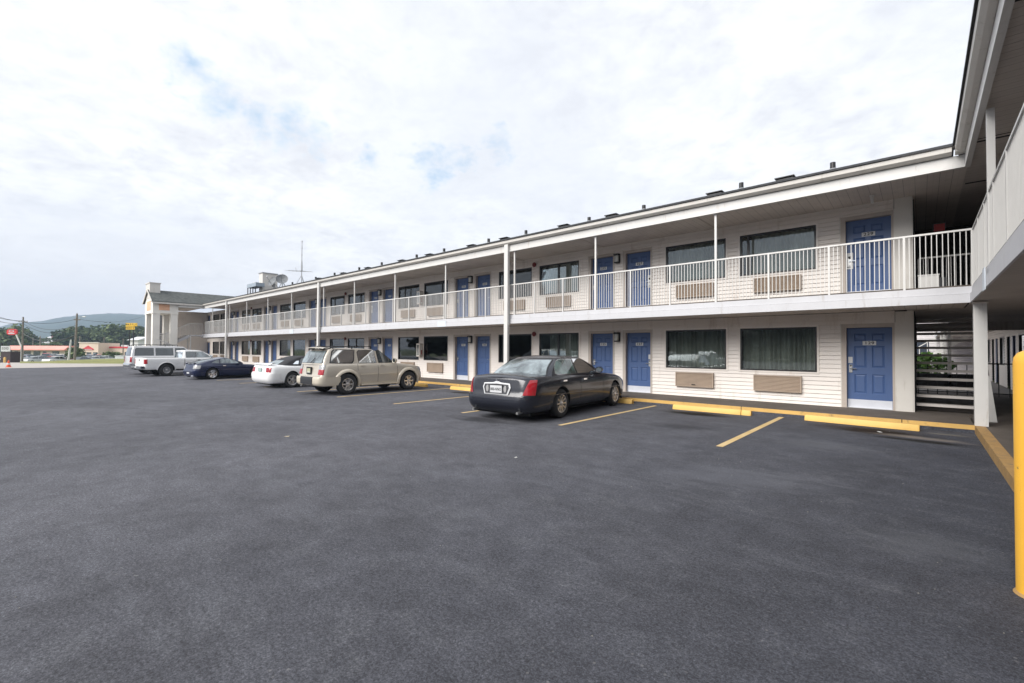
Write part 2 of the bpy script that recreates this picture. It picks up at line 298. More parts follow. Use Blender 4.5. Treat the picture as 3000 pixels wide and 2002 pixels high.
# ------------------------------------------------------------------ mesh helpers
class MB:
    def __init__(s): s.v = []; s.f = []; s.m = []; s.mats = []
    def mi(s, m):
        if m not in s.mats: s.mats.append(m)
        return s.mats.index(m)
    def add(s, vs, fs, m):
        o = len(s.v); s.v += [tuple(v) for v in vs]; k = s.mi(m)
        for f in fs: s.f.append(tuple(i+o for i in f)); s.m.append(k)
    def box(s, x0, x1, y0, y1, z0, z1, m):
        vs = [(x0,y0,z0),(x1,y0,z0),(x1,y1,z0),(x0,y1,z0),(x0,y0,z1),(x1,y0,z1),(x1,y1,z1),(x0,y1,z1)]
        s.add(vs, [(0,3,2,1),(4,5,6,7),(0,1,5,4),(1,2,6,5),(2,3,7,6),(3,0,4,7)], m)
    def quad(s, a, b, c, d, m): s.add([a,b,c,d], [(0,1,2,3)], m)
    def poly(s, pts, m): s.add(pts, [tuple(range(len(pts)))], m)
    def cyl(s, p0, p1, r0, r1, m, n=10, caps=True):
        p0 = Vector(p0); p1 = Vector(p1); d = (p1-p0).normalized(); q = d.to_track_quat('Z', 'Y')
        vs = []
        for p, r in ((p0, r0), (p1, r1)):
            for i in range(n):
                a = 2*math.pi*i/n; vs.append(p + q @ Vector((r*math.cos(a), r*math.sin(a), 0)))
        fs = [(i, (i+1) % n, n+(i+1) % n, n+i) for i in range(n)]
        if caps: fs += [tuple(range(n))[::-1], tuple(range(n, 2*n))]
        s.add(vs, fs, m)
    def bar(s, p0, p1, w, h, m):      # rectangular bar
        p0 = Vector(p0); p1 = Vector(p1); d = (p1-p0).normalized(); up = Vector((0,0,1))
        if abs(d.z) > 0.99: up = Vector((0,1,0))
        sd_ = d.cross(up).normalized(); u = sd_.cross(d)
        vs = []
        for p in (p0, p1):
            for a, b in ((-1,-1),(1,-1),(1,1),(-1,1)): vs.append(p + sd_*a*w/2 + u*b*h/2)
        s.add(vs, [(0,1,5,4),(1,2,6,5),(2,3,7,6),(3,0,4,7),(3,2,1,0),(4,5,6,7)], m)
    def prism(s, pts, axis, a, b, m):  # extrude a 2-D outline along an axis (0,1,2)
        n = len(pts); vs = []
        for t in (a, b):
            for (p, q) in pts:
                vs.append((t,p,q) if axis == 0 else (p,t,q) if axis == 1 else (p,q,t))
        s.add(vs, [(i, (i+1) % n, n+(i+1) % n, n+i) for i in range(n)] + [tuple(range(n))[::-1], tuple(range(n, 2*n))], m)
    def grid(s, rows, m, closed=False):
        n = len(rows[0]); vs = [p for r in rows for p in r]; fs = []
        for i in range(len(rows)-1):
            for j in range(n if closed else n-1):
                k = (j+1) % n
                fs.append((i*n+j, i*n+k, (i+1)*n+k, (i+1)*n+j))
        s.add(vs, fs, m)
    def lathe(s, prof, m, n=24, axis='x', c=(0,0,0)):   # prof: (along axis, radius)
        rows = []
        for (a, r) in prof:
            row = []
            for i in range(n):
                t = 2*math.pi*i/n
                if axis == 'x': row.append((c[0]+a, c[1]+r*math.cos(t), c[2]+r*math.sin(t)))
                else: row.append((c[0]+r*math.cos(t), c[1]+r*math.sin(t), c[2]+a))
            rows.append(row)
        s.grid(rows, m, closed=True)
    def build(s, name, parent=None, smooth=None, fixn=True):
        me = bpy.data.meshes.new(name); me.from_pydata(s.v, [], s.f)
        for m in s.mats: me.materials.append(m)
        me.polygons.foreach_set('material_index', s.m)
        if fixn:
            bm = bmesh.new(); bm.from_mesh(me); bmesh.ops.recalc_face_normals(bm, faces=bm.faces); bm.to_mesh(me); bm.free()
        if smooth:
            me.polygons.foreach_set('use_smooth', [True]*len(me.polygons)); me.set_sharp_from_angle(angle=R(smooth))
        me.update()
        o = bpy.data.objects.new(name, me); COL.objects.link(o)
        if parent: o.parent = parent
        return o
def empty(name, loc=(0,0,0), rz=0.0):
    o = bpy.data.objects.new(name, None); COL.objects.link(o); o.location = loc; o.rotation_euler = (0,0,rz); o.empty_display_size = 0.3
    return o
def tag(o, label=None, cat=None, group=None, kind=None):
    if label: o['label'] = label
    if cat: o['category'] = cat
    if group: o['group'] = group
    if kind: o['kind'] = kind
    return o
def copy_tree(o, parent=None):
    c = o.copy(); COL.objects.link(c); c.parent = parent
    for ch in list(o.children): copy_tree(ch, c)
    return c
def text_mesh(name, s, size, mat, parent, mtx, extrude=0.002, spacing=1.0, bold=0.0):
    cu = bpy.data.curves.new(name, 'FONT'); cu.body = s; cu.size = size; cu.align_x = 'CENTER'; cu.align_y = 'CENTER'
    cu.extrude = extrude; cu.space_character = spacing; cu.offset = bold
    ob = bpy.data.objects.new(name, cu); COL.objects.link(ob)
    dg = bpy.context.evaluated_depsgraph_get(); me = bpy.data.meshes.new_from_object(ob.evaluated_get(dg))
    bpy.data.objects.remove(ob); bpy.data.curves.remove(cu)
    me.materials.clear(); me.materials.append(mat)
    o = bpy.data.objects.new(name, me); COL.objects.link(o); o.parent = parent; o.matrix_local = mtx
    return o
FACE_S = Matrix.Rotation(R(90), 4, 'X')     # text lying in XZ, facing -Y

# view ray helper: the place of a far thing from its direction and distance
def far(px, py, depth):
    return CP + depth*(CM @ Vector(((px-1500)/1342.17, -(py-1001)/1342.17, -1)))
# ------------------------------------------------------------------ ground
VERGE = bpy.data.materials.new('verge_grass'); VERGE.use_nodes = True; t = VERGE.node_tree; b = t.nodes['Principled BSDF']; tcn = N(t, 'ShaderNodeTexCoord')
lk(t, ramp(t, noise_tex(t, tcn.outputs['Object'], .6, 8, .7), [(.3, (.10, .12, .03)), (.55, (.20, .20, .055)), (.72, (.30, .27, .12))]), b.inputs['Base Color']); b.inputs['Roughness'].default_value = .95
def ground_z(x, y):
    # flat around the motel, falling away beyond the far driveway, with a low rise far off
    d = (Vector((x, y, 0)) - Vector((CP.x, CP.y, 0))).dot(Vector((-0.6657, 0.7461, 0)).normalized())
    l = -x
    if y > 60: return 0.0 if l < 60 else max(-2.0, -(l-60)*0.05)
    t = max(0.0, min(1.0, (l-66)/34.0)); return -2.0*t*t*(3-2*t)
g = MB(); xs = [-2600,-1500,-900,-500,-300,-220,-160,-130]+list(range(-120,-60,4))+[-60,-40,0,40,200,1500]
ys = [-1500,-600,-300,-150,-80,-40,-20,0,20,40,60,120,300,700,2600]
g.grid([[(x, y, ground_z(x, y)-0.03) for y in ys] for x in xs], GRASS)
o = g.build('ground', smooth=30); tag(o, kind='structure')
g = MB(); g.grid([[(x, y, 0.0) for y in (-60, -30, -12, 0.045)] for x in (-52.2, -30, -15, 60)], ASPH)
o = g.build('parking_lot'); tag(o, kind='structure')
# the far edge of the lot runs askew: a wedge of asphalt towards the driveway
g = MB(); g.poly([(-52.2, 0.045, 0.0), (-52.2, -60, 0.0), (-56, -60, 0), (-52.6, -14, 0.0), (-50.6, -10, 0.0)][0:4], ASPH)
g = MB(); g.poly([(-52.2, -60, .002), (-52.2, 16, .002), (-64, 16, .002), (-73, -20, .002), (-84, -60, .002)], PALEC)
o = g.build('driveway'); tag(o, kind='structure')
# walkways at ground level with a painted kerb
g = MB(); g.box(-58, 0.045, 0.10, 1.9, -0.1, 0.15, WALK)
g.box(0.10, 1.9, -16, 1.9, -0.1, 0.15, WALK); g.box(-0.85, 1.9, 1.9, 10.0, -0.1, 0.15, WALK); 
tag(g.build('walkway'), kind='structure')
g = MB(); g.box(-58, 0.10, 0.045, 0.10, 0.065, 0.15, YEL); g.box(-58, 0.10, 0.041, 0.10, -0.1, 0.0649, ASPH)
for x in (-1.05, -4.2, -7.6, -11.3, -15.0): g.box(x, x+.015, 0.043, 0.10, 0.0, 0.1535, SEAM)
o = g.build('kerb'); tag(o, kind='structure')
g = MB(); rng = random.Random(3)
yy = 0.1
g.box(0.045, 0.098, -16, 0.044, -0.1, 0.152, YELW)
g.box(0.098, 0.19, -16, 0.0, 0.150, 0.1535, YELW)
o = g.build('kerb'); tag(o, kind='structure')
g = MB(); g.box(-60, 1.9, 10.0, 45, -0.05, 0.12, COURT); tag(g.build('courtyard'), kind='structure')

g = MB(); rows = []
for i in range(15):
    px = 60+i*28; d0 = 45.6; d1 = 50+min(14, max(0, (px-120)*.07)); r = []
    for k, dpt in enumerate((d0, d0+1.2, (d0+d1)/2, d1, d1+8)):
        P = far(px, 1000, dpt); r.append((P.x, P.y, (.0, .05, .07, .05, -1.0)[k]))
    rows.append(r)
g.grid(rows, VERGE); tag(g.build('grass_verge', smooth=40), kind='structure')
# painted bay lines
LN = [(-3.24, -4.72, -0.15, 0.11), (-6.43, -4.80, -0.10, 0.10), (-9.32, -4.95, -0.10, 0.10), (-12.15, -5.05, -0.10, 0.10), (-15.1, -5.25, -0.10, 0.10),
      (-17.9, -5.35, -0.10, .10), (-20.9, -5.4, -0.1, .10), (-23.8, -5.4, -.1, .1), (-26.7, -5.5, -.1, .1), (-29.7, -5.5, -.1, .1), (-32.7, -5.5, -.1, .1), (-35.6, -5.5, -.1, .1)]
g = MB()
for i, (x, a, b, w) in enumerate(LN):
    g.grid([[(x-w/2, a+(b-a)*k/6, 0.005), (x+w/2, a+(b-a)*k/6, 0.005)] for k in range(7)], LINE)
tag(g.build('parking_line'), kind='structure')

# ------------------------------------------------------------------ motel, long wing
Z1, Z2 = 0.15, 2.92            # floors
SB, STp = 2.565, 2.74          # balcony slab
ZS = 5.33                      # soffit
WY = 1.864
BAYL = [-6.96, -14.5, -22.06, -29.82, -37.91, -46.28]
def bayscale(i): return 1.0 if i == 0 else (BAYL[i-1]-BAYL[i])/7.54
motel = empty('motel_building', (-27, 2, 0)); MO = Vector((-27, 2, 0))
tag(motel, 'long two-storey cream motel wing with blue doors and an upper walkway', 'motel')
def fin(o): o.location = o.location - MO; return o

def siding(mb, x0, x1, z0, z1, holes, y, m, pitch=0.1135, dep=0.022, gapz=0.011):
    """lap siding facing -Y, real laps, cut round the openings (x0,x1,z0,z1)"""
    r0 = int(math.floor(z0/pitch)); z = r0*pitch
    while z < z1-1e-4:
        a, b = max(z, z0), min(z+pitch, z1)
        cuts = sorted({a, b, *[h for hh in holes for h in (hh[2], hh[3]) if a < h < b]})
        for c0, c1 in zip(cuts, cuts[1:]):
            mid = (c0+c1)/2
            hs = sorted([(h[0], h[1]) for h in holes if h[2] < mid < h[3]])
            x = x0; segs = []
            for (p, q) in hs:
                if p > x: segs.append((x, p))
                x = max(x, q)
            if x < x1: segs.append((x, x1))
            def yo(zz, lo): 
                f = (zz-z)/pitch; return y - dep*(1-f)
            for (p, q) in segs:
                lo = c0; lip = abs(c0-z) < 1e-6 and c1-c0 > gapz*2
                if lip:       # lap: the board starts a little above, over a recessed slot
                    lo = c0+gapz; mb.quad((p, y+.012, c0), (q, y+.012, c0), (q, y+.012, lo), (p, y+.012, lo), m)
                    mb.quad((p, y+.012, lo), (q, y+.012, lo), (q, yo(lo, 0), lo), (p, yo(lo, 0), lo), m); mb.quad((p, y, c0), (q, y, c0), (q, y+.012, c0), (p, y+.012, c0), m)
                mb.quad((p, yo(lo, 0), lo), (q, yo(lo, 0), lo), (q, yo(c1, 0), c1), (p, yo(c1, 0), c1), m)
        z += pitch

XE, XW = -0.85, -59.5
holes1, holes2, doors, wins = [], [], [], []
rooms = iter([129, 127, 125, 123, 121, 119, 117, 115, 113, 111, 109, 107, 105])
for i, L in enumerate(BAYL):
    s = bayscale(i)
    wins += [(L, L+1.87*s, L+.36*s, L+1.50*s, i, 0), (L+2.26*s, L+4.16*s, L+2.64*s, L+3.80*s, i, 1)]
    if i: doors += [(L+4.69*s, L+(4.69+.91)*s, 0), (L+6.10*s, L+(6.1+.91)*s, 1)]
    else: doors += [(-2.16, -1.25, 0)]
L7 = -54.6; doors += [(-49.5, -48.55, 0), (-48.0, -47.1, 1)]; wins += [(L7, L7+2, L7+.4, L7+1.5, 6, 0), (L7+2.3, L7+4.2, L7+2.7, L7+3.8, 6, 1)]
doors += [(-58.2, -57.2, 0), (-56.6, -55.6, 1)]
for (a, b, k) in doors:
    holes1.append((a-.02, b+.02, 0, 2.23)); holes2.append((a-.02, b+.02, 0, 4.99))
for w in wins:
    holes1.append((w[0], w[1], 1.03, 2.245)); holes2.append((w[0], w[1], 3.79, 4.985))
g = MB(); siding(g, XW, -1.2, Z1, SB+.02, holes1, WY, SIDING); fin(g.build('wall', motel))
g = MB(); siding(g, XW, -1.2, Z2, ZS+.01, holes2, WY, SIDING); fin(g.build('wall', motel))
# the body of the building behind the facade
g = MB()
g.box(XW, XE-.02, 9.2, 9.4, 0, ZS, SIDING); g.box(XE-.12, XE-.01, WY+.02, 9.2, 0, ZS, SIDING); g.box(XW, XW+.1, WY+.02, 9.2, 0, ZS, SIDING)
g.box(XW+.1, XE-.14, 3.0, 3.1, 0.1, ZS, DARK); g.box(XW+.1, XE-.14, WY+.06, 9.1, SB-.02, Z2-.02, DARK)  # near-black sheets stop light and stand for the unlit rooms
fin(g.build('wall', motel))
# corner pillar
g = MB(); g.box(-1.19, XE-.03, WY-.035, WY+.3, Z1, SB, TRIM); g.box(XE-.03, XE, WY-.02, WY+.32, Z1, SB, TRIM)
fin(g.build('pillar', motel))
g = MB(); g.box(-1.19, XE-.03, WY-.035, WY+.3, Z2, ZS, TRIM); g.box(XE-.03, XE, WY-.02, WY+.32, Z2, ZS, TRIM)
fin(g.build('pillar', motel))
# upper walkway slab (L-shaped corner is shared with the side wing)
g = MB(); g.box(-51.2, 0.0, 0.0, 0.03, SB, STp, FASCIA); g.box(-51.2, 0.03, 0.045, WY, STp, Z2, WALK); g.box(-51.2, 0.03, 0.032, 0.045, STp+.006, Z2-.03, FASCIA)
fin(g.build('walkway_slab', motel))
g = MB(); g.box(-51.2, 0.0, 0.032, WY-.002, SB+.03, SB+.05, SOFX); fin(g.build('soffit', motel))
for x in (-16.4, -31.6):
    g = MB(); g.box(x, x+.55, -.012, -.002, SB+.0, STp+.06, PATCHP); fin(g.build('cover_plate', motel))
# roof
g = MB(); g.box(-50.2, -0.05, -0.05, 0.03, 5.255, 5.50, WHITE); fin(g.build('roof_beam', motel))
g = MB(); g.box(-50.2, -0.0, 0.032, WY-.002, ZS, ZS+.02, SOFX); g.box(XE, -0.0, WY-.002, 9.0, ZS, ZS+.02, SOFX); fin(g.build('soffit', motel))
for x in (-5.4, -9.3, -13.1, -16.9, -20.7, -24.6, -28.6, -32.6, -36.7, -40.8, -45.0):
    g = MB(); g.box(x, x+.035, .034, WY-.004, ZS-.010, ZS-.0005, TAUPE); fin(g.build('soffit_joint', motel))
g = MB()
prof = [(-0.05, 5.51), (-0.13, 5.515), (-0.19, 5.56), (-0.2, 5.645), (-0.19, 5.655), (-0.05, 5.655)]
g.prism(prof, 0, -50.3, -0.24, TRIM); fin(g.build('gutter', motel, smooth=20))
g = MB()
for (ya, yb, za, zb) in ((-0.23, 4.9, 5.66, 7.20), (4.9, 9.8, 7.20, 5.73)):
    g.add([(XW, ya, za), (0.0, ya, za), (0.0, yb, zb), (XW, yb, zb), (XW, ya, za+.05), (0.0, ya, za+.05), (0.0, yb, zb+.05), (XW, yb, zb+.05)],
          [(0,3,2,1),(4,5,6,7),(0,1,5,4),(1,2,6,5),(2,3,7,6),(3,0,4,7)], SHING)
fin(g.build('roof', motel))
# roof vents
ORD = ['first', 'second', 'third', 'fourth', 'fifth', 'sixth', 'seventh', 'eighth', 'ninth', 'tenth', 'eleventh', 'twelfth', 'thirteenth', 'fourteenth']
for k, (x, h) in enumerate([(-2.38,.30), (-4.56,.30), (-7.56,.27), (-9.68,.27), (-12.67,.3), (-14.8,.3), (-17.81,.3), (-19.98,.3), (-23.2,.3), (-25.6,.3), (-28.6,.3), (-31.2,.3), (-34.9,.3)]):
    y = 1.5; zt = 5.66+(y+.23)*.30+.05
    e = empty('roof_pipe', (x, y, zt)); tag(e, cat='roof vent', group='pipe vents along the motel roof')
    e['label'] = 'black vent pipe on the roof, %s from the inner corner' % ORD[k]
    m = MB(); m.cyl((0,0,-.02), (0,0,h-.09), .062, .062, BLACKM, 14); m.build('pipe', e, smooth=40)
    m = MB(); m.cyl((0,0,-.02), (0,0,.05), .15, .08, GAL, 14); m.build('flashing', e, smooth=40)
for k, x in enumerate([-3.4, -5.2, -8.6, -10.6, -13.6, -15.6, -18.6, -20.9, -24.2, -27.0, -30.2]):
    y = 1.3; zt = 5.66+(y+.23)*.30+.05
    m = MB(); m.prism([(-.17, -.08), (.17, 0), (.15, .05), (-.15, .03)], 0, -.2, .2, BLACKM); m.box(-.23, .23, -.2, .2, .05, .07, BLACKM)
    o = m.build('roof_box_vent'); o.location = (x, y, zt-.01); tag(o, 'flat black box vent low on the roof edge, %s from the inner corner' % ORD[k], 'roof vent', 'box vents along the motel roof')

# tall columns and slim posts
for x in (-12.25, -27.35, -43.9):
    g = MB(); g.box(x-.09, x+.09, -.16, -.055, 0.0, 5.51, WHITE); g.box(x-.12, x+.12, -.19, -.03, 0.0, 0.03, WHITE)
    fin(g.build('tall_column', motel))
for x in (-4.81, -8.52, -12.0, -15.95, -19.72, -23.53, -27.05, -31.51, -35.47, -39.67, -43.6, -48.19):
    g = MB(); g.box(x-.027, x+.027, .035, .09, STp+.05, 5.26, WHITE); g.box(x-.06, x+.06, .01, .11, 5.235, 5.256, WHITE); fin(g.build('roof_post', motel))

def door(x0, x1, z, num, flip, style):
    """six-panel door set back in a taupe frame; flip: handle on the right"""
    w = x1-x0; h = 2.04; Yd = WY+.10
    g = MB(); st, rl = .12*w/.91, .12; cxm = w/2
    # panels: three rows, two columns
    rows = [(.37, .86), (1.03, 1.58), (1.70, 1.90)]
    colsx = [(.15*w/.91, cxm-.055), (cxm+.055, w-.15*w/.91)]
    zc = sorted({0.0, h, *[a for r in rows for a in r]}); xc = sorted({0.0, w, *[a for c in colsx for a in c]})
    for a, b in zip(zc, zc[1:]):
        for c, d in zip(xc, xc[1:]):
            isp = any(abs(a-r[0]) < 1e-6 for r in rows) and any(abs(c-q[0]) < 1e-6 for q in colsx)
            P = lambda X, Z, D=0: (x0+X, Yd+D, z+Z)
            if not isp: g.quad(P(c,a), P(d,a), P(d,b), P(c,b), BLUE)
            else:
                e1, e2 = .022, .05
                o4 = [(c,a),(d,a),(d,b),(c,b)]; i4 = [(c+e1,a+e1),(d-e1,a+e1),(d-e1,b-e1),(c+e1,b-e1)]; j4 = [(c+e2,a+e2),(d-e2,a+e2),(d-e2,b-e2),(c+e2,b-e2)]
                for k in range(4):
                    k2 = (k+1) % 4
                    g.quad(P(*o4[k]), P(*o4[k2]), P(*i4[k2], .016), P(*i4[k], .016), BLUE)
                    g.quad(P(*i4[k], .016), P(*i4[k2], .016), P(*j4[k2], .004), P(*j4[k], .004), BLUE)
                g.quad(*[P(*q, .004) for q in j4], BLUE)
    g.box(x0, x1, Yd+.02, Yd+.045, z, z+h, BLUE)
    d = fin(g.build('door', motel)); dm = Matrix.Translation(-MO)
    ww = x1-x0
    m = MB(); m.box(x0+.01, x1-.01, Yd-.006, Yd-.001, z+.01, z+.215, KICK); k = m.build('kick_plate', d)
    m = MB(); hx = x1-.075 if flip else x0+.075; sg = -1 if flip else 1
    m.box(hx-.035, hx+.035, Yd-.02, Yd-.001, z+.90, z+1.10, STEEL); m.cyl((hx, Yd-.02, z+1.0), (hx, Yd-.06, z+1.0), .018, .018, CHROME, 8)
    m.bar((hx, Yd-.055, z+1.0), (hx+sg*.12, Yd-.055, z+1.0), .02, .02, CHROME); m.box(hx-.02, hx+.02, Yd-.026, Yd-.02, z+1.06, z+1.09, INK); m.build('handle', d)
    if style == 'card':
        m = MB(); m.box(hx-.05, hx+.04, Yd-.006, Yd-.001, z+1.14, z+1.30, PLATE); m.build('notice_card', d)
    if style == 'white':
        m = MB(); m.box(hx-.07, hx+.07, Yd-.018, Yd-.004, z+.80, z+1.22, PLATE); m.box(hx-.035, hx+.03, Yd-.022, Yd-.018, z+1.08, z+1.13, INK)
        m.box(hx-.06, hx+.03, Yd-.022, Yd-.018, z+.845, z+.86, INK); m.build('notice_card', d)
    if num:
        m = MB(); cx_ = (x0+x1)/2+.005; m.box(cx_-.135, cx_+.135, Yd-.009, Yd-.001, z+1.60, z+1.705, PLATE); npl = m.build('number_plate', d)
        t = text_mesh('digits', str(num), .112, INK, d, Matrix.Translation((cx_, Yd-.011, z+1.652)) @ FACE_S @ Matrix.Diagonal((1.15, .9, 1, 1)), .0015, 1.06, .002)
        t['label'] = 'dark number %d on its white plate' % num
    # frame
    m = MB(); f0, f1 = .105, .045
    m.box(x0-f0, x0-.001, WY-.03, Yd+.03, z, z+h+.10, TAUPE); m.box(x1+.001, x1+f1, WY-.03, Yd+.03, z, z+h+.10, TAUPE)
    m.box(x0-.001, x1+.001, WY-.028, Yd+.03, z+h+.004, z+h+.10, TAUPE); m.box(x0-f0-.02, x0-f0, WY-.02, WY+.01, z, z+h+.12, TRIM); m.box(x1+f1, x1+f1+.02, WY-.02, WY+.01, z, z+h+.12, TRIM)
    m.box(x0, x1, WY-.02, Yd-.01, z-.0, z+.012, STEEL)
    m.build('door_frame', d)
    return d
rm = iter([129, 125, 127, 121, 123, 117, 119, 113, 115, 109, 111, 105, 107, 101, 103])
for i, (a, b, k) in enumerate(doors):
    n = next(rm)
    d = door(a, b, Z1, n if i < 7 else 0, k == 1, 'card' if i in (0, 2) else '')
    d['label'] = 'blue ground floor door numbered %d' % n if i < 7 else 'blue ground floor door far along the wing'
    d = door(a, b, Z2, n+100 if i < 7 else 0, k == 1, 'white' if i in (0, 2, 5) else '')
    d['label'] = 'blue upper floor door numbered %d' % (n+100) if i < 7 else 'blue upper floor door far along the wing'

def window(x0, x1, z0, z1, mull, upper, i):
    f = .045; Yw = WY+.03
    g = MB()
    g.box(x0, x1, WY-.015, Yw+.05, z0, z0+f, BLACKM); g.box(x0, x1, WY-.015, Yw+.05, z1-f, z1, BLACKM)
    g.box(x0, x0+f, WY-.014, Yw+.05, z0+f, z1-f, BLACKM); g.box(x1-f, x1, WY-.014, Yw+.05, z0+f, z1-f, BLACKM)
    if mull: g.box(mull-.03, mull+.03, WY+.0, Yw+.05, z0+f, z1-f, BLACKM)
    for (a, b, c, d) in ((x0-.05, x1+.05, z1, z1+.045), (x0-.05, x1+.05, z0-.045, z0), (x0-.05, x0, z0, z1), (x1, x1+.05, z0, z1)):
        g.box(a, b, WY-.026, WY+.01, c, d, SIDING)
    w = fin(g.build('window', motel)); w.name = 'window'
    g = MB(); g.box(x0+f, x1-f, Yw, Yw+.006, z0+f, z1-f, GLASS); g.build('pane', w)
    # pleated curtain
    g = MB(); rows = [[], []]; n = int((x1-x0)/.022); rr = random.Random(i*7+(3 if upper else 0)); ph = rr.random()*6
    open_ = (i % 5 == 3 and not upper)
    opn = {3: .22, 6: .35, 7: .18, 9: .4, 10: .3}.get(i, 0) if not upper else {1: .12, 4: .3, 7: .25, 11: .4}.get(i, 0)
    for k in range(n+1):
        x = x0+f+(x1-x0-2*f)*(opn+(1-opn)*k/n)
        y = Yw+.13+.038*math.sin((x-x0)*2*math.pi/.13+ph+1.4*math.sin((x-x0)*3.1+ph))+.012*math.sin((x-x0)*63)
        rows[0].append((x, y, z0+.03)); rows[1].append((x, y+.006*math.sin(x*9), z1-.03))
    g.grid(rows, CURT); g.build('curtain', w, smooth=60, fixn=False)
for i, w in enumerate(wins):
    s = bayscale(w[4]) if w[4] < 6 else 1.05
    m1 = m2 = None
    if w[4] % 2 == 1: m1 = w[0]+.23*s if w[5] == 0 else w[0]+.93*s; m2 = None if w[5] == 0 else w[0]+.93*s
    if w[4] == 0 and w[5] == 1: m2 = w[0]+.22
    if w[4] in (2, 3): m2 = w[0]+(.55 if w[5] == 0 else 1.4)*s
    window(w[0], w[1], 1.03, 2.245, m1, False, i); window(w[0], w[1], 3.79, 4.985, m2, True, i)
    for (za, zb, up) in ((.465, .895, 0), (3.285, 3.675, 1)):
        a, b = w[2], w[3]
        g = MB(); g.box(a, b, WY-.075, WY-.001, za, zb, ACB); n = 11
        for k in range(n):
            zz_ = za+.03+(zb-za-.06)*k/(n-1)
            g.prism([(WY-.098, zz_-.009), (WY-.076, zz_-.016), (WY-.076, zz_+.010)], 0, a+.02, b-.02, ACB)
        g.box(a-.012, a+.018, WY-.102, WY-.001, za-.01, zb+.01, ACB); g.box(b-.018, b+.012, WY-.102, WY-.001, za-.01, zb+.01, ACB)
        g.box(a+.018, b-.018, WY-.102, WY-.076, za-.01, za+.012, ACB); g.box(a+.018, b-.018, WY-.102, WY-.076, zb-.012, zb+.01, ACB)
        if up == 0 and i == 0: g.box(a+.5, a+.62, WY-.104, WY-.1025, za+.05, za+.075, SEAM)
        fin(g.build('air_conditioner', motel))

# wall lights between the paired doors
def wall_light(x, z, lab):
    e = empty('wall_light', (x, WY-.016, z)); tag(e, lab, 'wall light', 'lanterns between the paired blue doors')
    m = MB(); m.box(-.085, .085, -.02, 0, -.14, .15, BLACKM); m.prism([(-.19,.10),(-.0,.10),(0,.17),(-.15,.17),(-.19,.14)], 0, -.085, .085, BLACKM); m.prism([(-.15,-.16),(0,-.16),(0,-.125),(-.17,-.125)], 0, -.075, .075, BLACKM)
    m.box(.074, .083, -.045, -.02, -.125, .10, BLACKM); m.build('housing', e)
    m = MB(); m.cyl((0,-.09,-.12), (0,-.09,.10), .062, .062, LAMPG, 14); m.build('glass_shade', e, smooth=40)
dd = [d for d in doors if d[2] == 1]
nm = ['nearest', 'second', 'third', 'fourth', 'fifth', 'sixth', 'farthest', 'last']
for k, d in enumerate(dd):
    if d[0] < -57.5: continue
    s = .27
    wall_light(d[0]-.30, 2.05, '%s black wall lantern on the ground floor, between paired doors' % nm[k])
    wall_light(d[0]-.30, 4.82, '%s black wall lantern upstairs, between paired doors' % nm[k])

# fire bells and call points between windows
def bell(x, z, lab, small=False):
    e = empty('fire_bell', (x, WY-.02, z)); tag(e, lab, 'fire bell', 'red fire bells between windows')
    m = MB(); m.cyl((0, 0, 0), (0, -.05, 0), .07, .07, BLACKM, 12); m.build('back_box', e)
    m = MB(); m.lathe([(0, .095), (.02, .10), (.04, .09), (.055, .055), (.06, 0.001)], RED, 20, 'x'); o = m.build('gong', e, smooth=50); o.rotation_euler = (0, 0, R(-90)); o.location = (0, -.04, 0)
for k, (x) in enumerate([-12.47, -27.75, -43.9]):
    bell(x, 2.23, '%s red fire bell between lower windows' % nm[k] if k else 'red fire bell between lower windows behind the dark sedan')
    bell(x, 5.06, '%s red fire bell between upper windows' % nm[k] if k else 'red fire bell between upper windows beside the tall column')
m = MB(); m.box(-.055, .055, -.05, 0, -.08, .08, RED); m.box(-.03, .03, -.056, -.05, -.05, .02, PLATE); o = m.build('fire_call_point'); o.location = (-12.47, WY-.02, 1.22); tag(o, 'small red fire call point under the bell, between lower windows', 'call point')
# extinguisher cabinets
def cabinet(z, lab):
    e = empty('extinguisher_cabinet', (-20.0, WY-.02, z)); tag(e, lab, 'cabinet', 'fire extinguisher cabinets')
    m = MB(); m.box(-.15, .15, -.2, -.0, -.34, .34, TAUPE); o = m.build('cabinet_box', e)
    m = MB(); m.box(-.13, .13, -.212, -.201, -.31, .31, TRIM); m.box(-.10, .10, -.2155, -.2125, -.27, .27, glossglass('cabinet_glass', (.25, .25, .24))); m.build('cabinet_door', e)
    m = MB(); m.box(.151, .152, -.16, -.05, -.27, .27, TRIM); m.cyl((.156,-.1,-.24), (.156,-.1,.0), .03, .03, RED, 8); m.build('extinguisher_sticker', e)
cabinet(1.55, 'beige fire extinguisher cabinet between two lower windows beyond the dark sedan'); cabinet(4.25, 'beige fire extinguisher cabinet between two upper windows behind the railing')

for x in (-1.9-8.3, -25.1):
    pass
# small lamp on the upper soffit near the corner
e = empty('ceiling_lamp', (-1.57, 1.17, ZS)); tag(e, 'small white lamp stem hanging from the upper soffit near room 229', 'lamp')
m = MB(); m.cyl((0,0,0), (0,0,-.02), .06, .06, WHITE, 12); m.build('base', e); m = MB(); m.cyl((0,0,-.02), (0,0,-.2), .035, .035, WHITE, 12); m.build('lamp_tube', e, smooth=40)

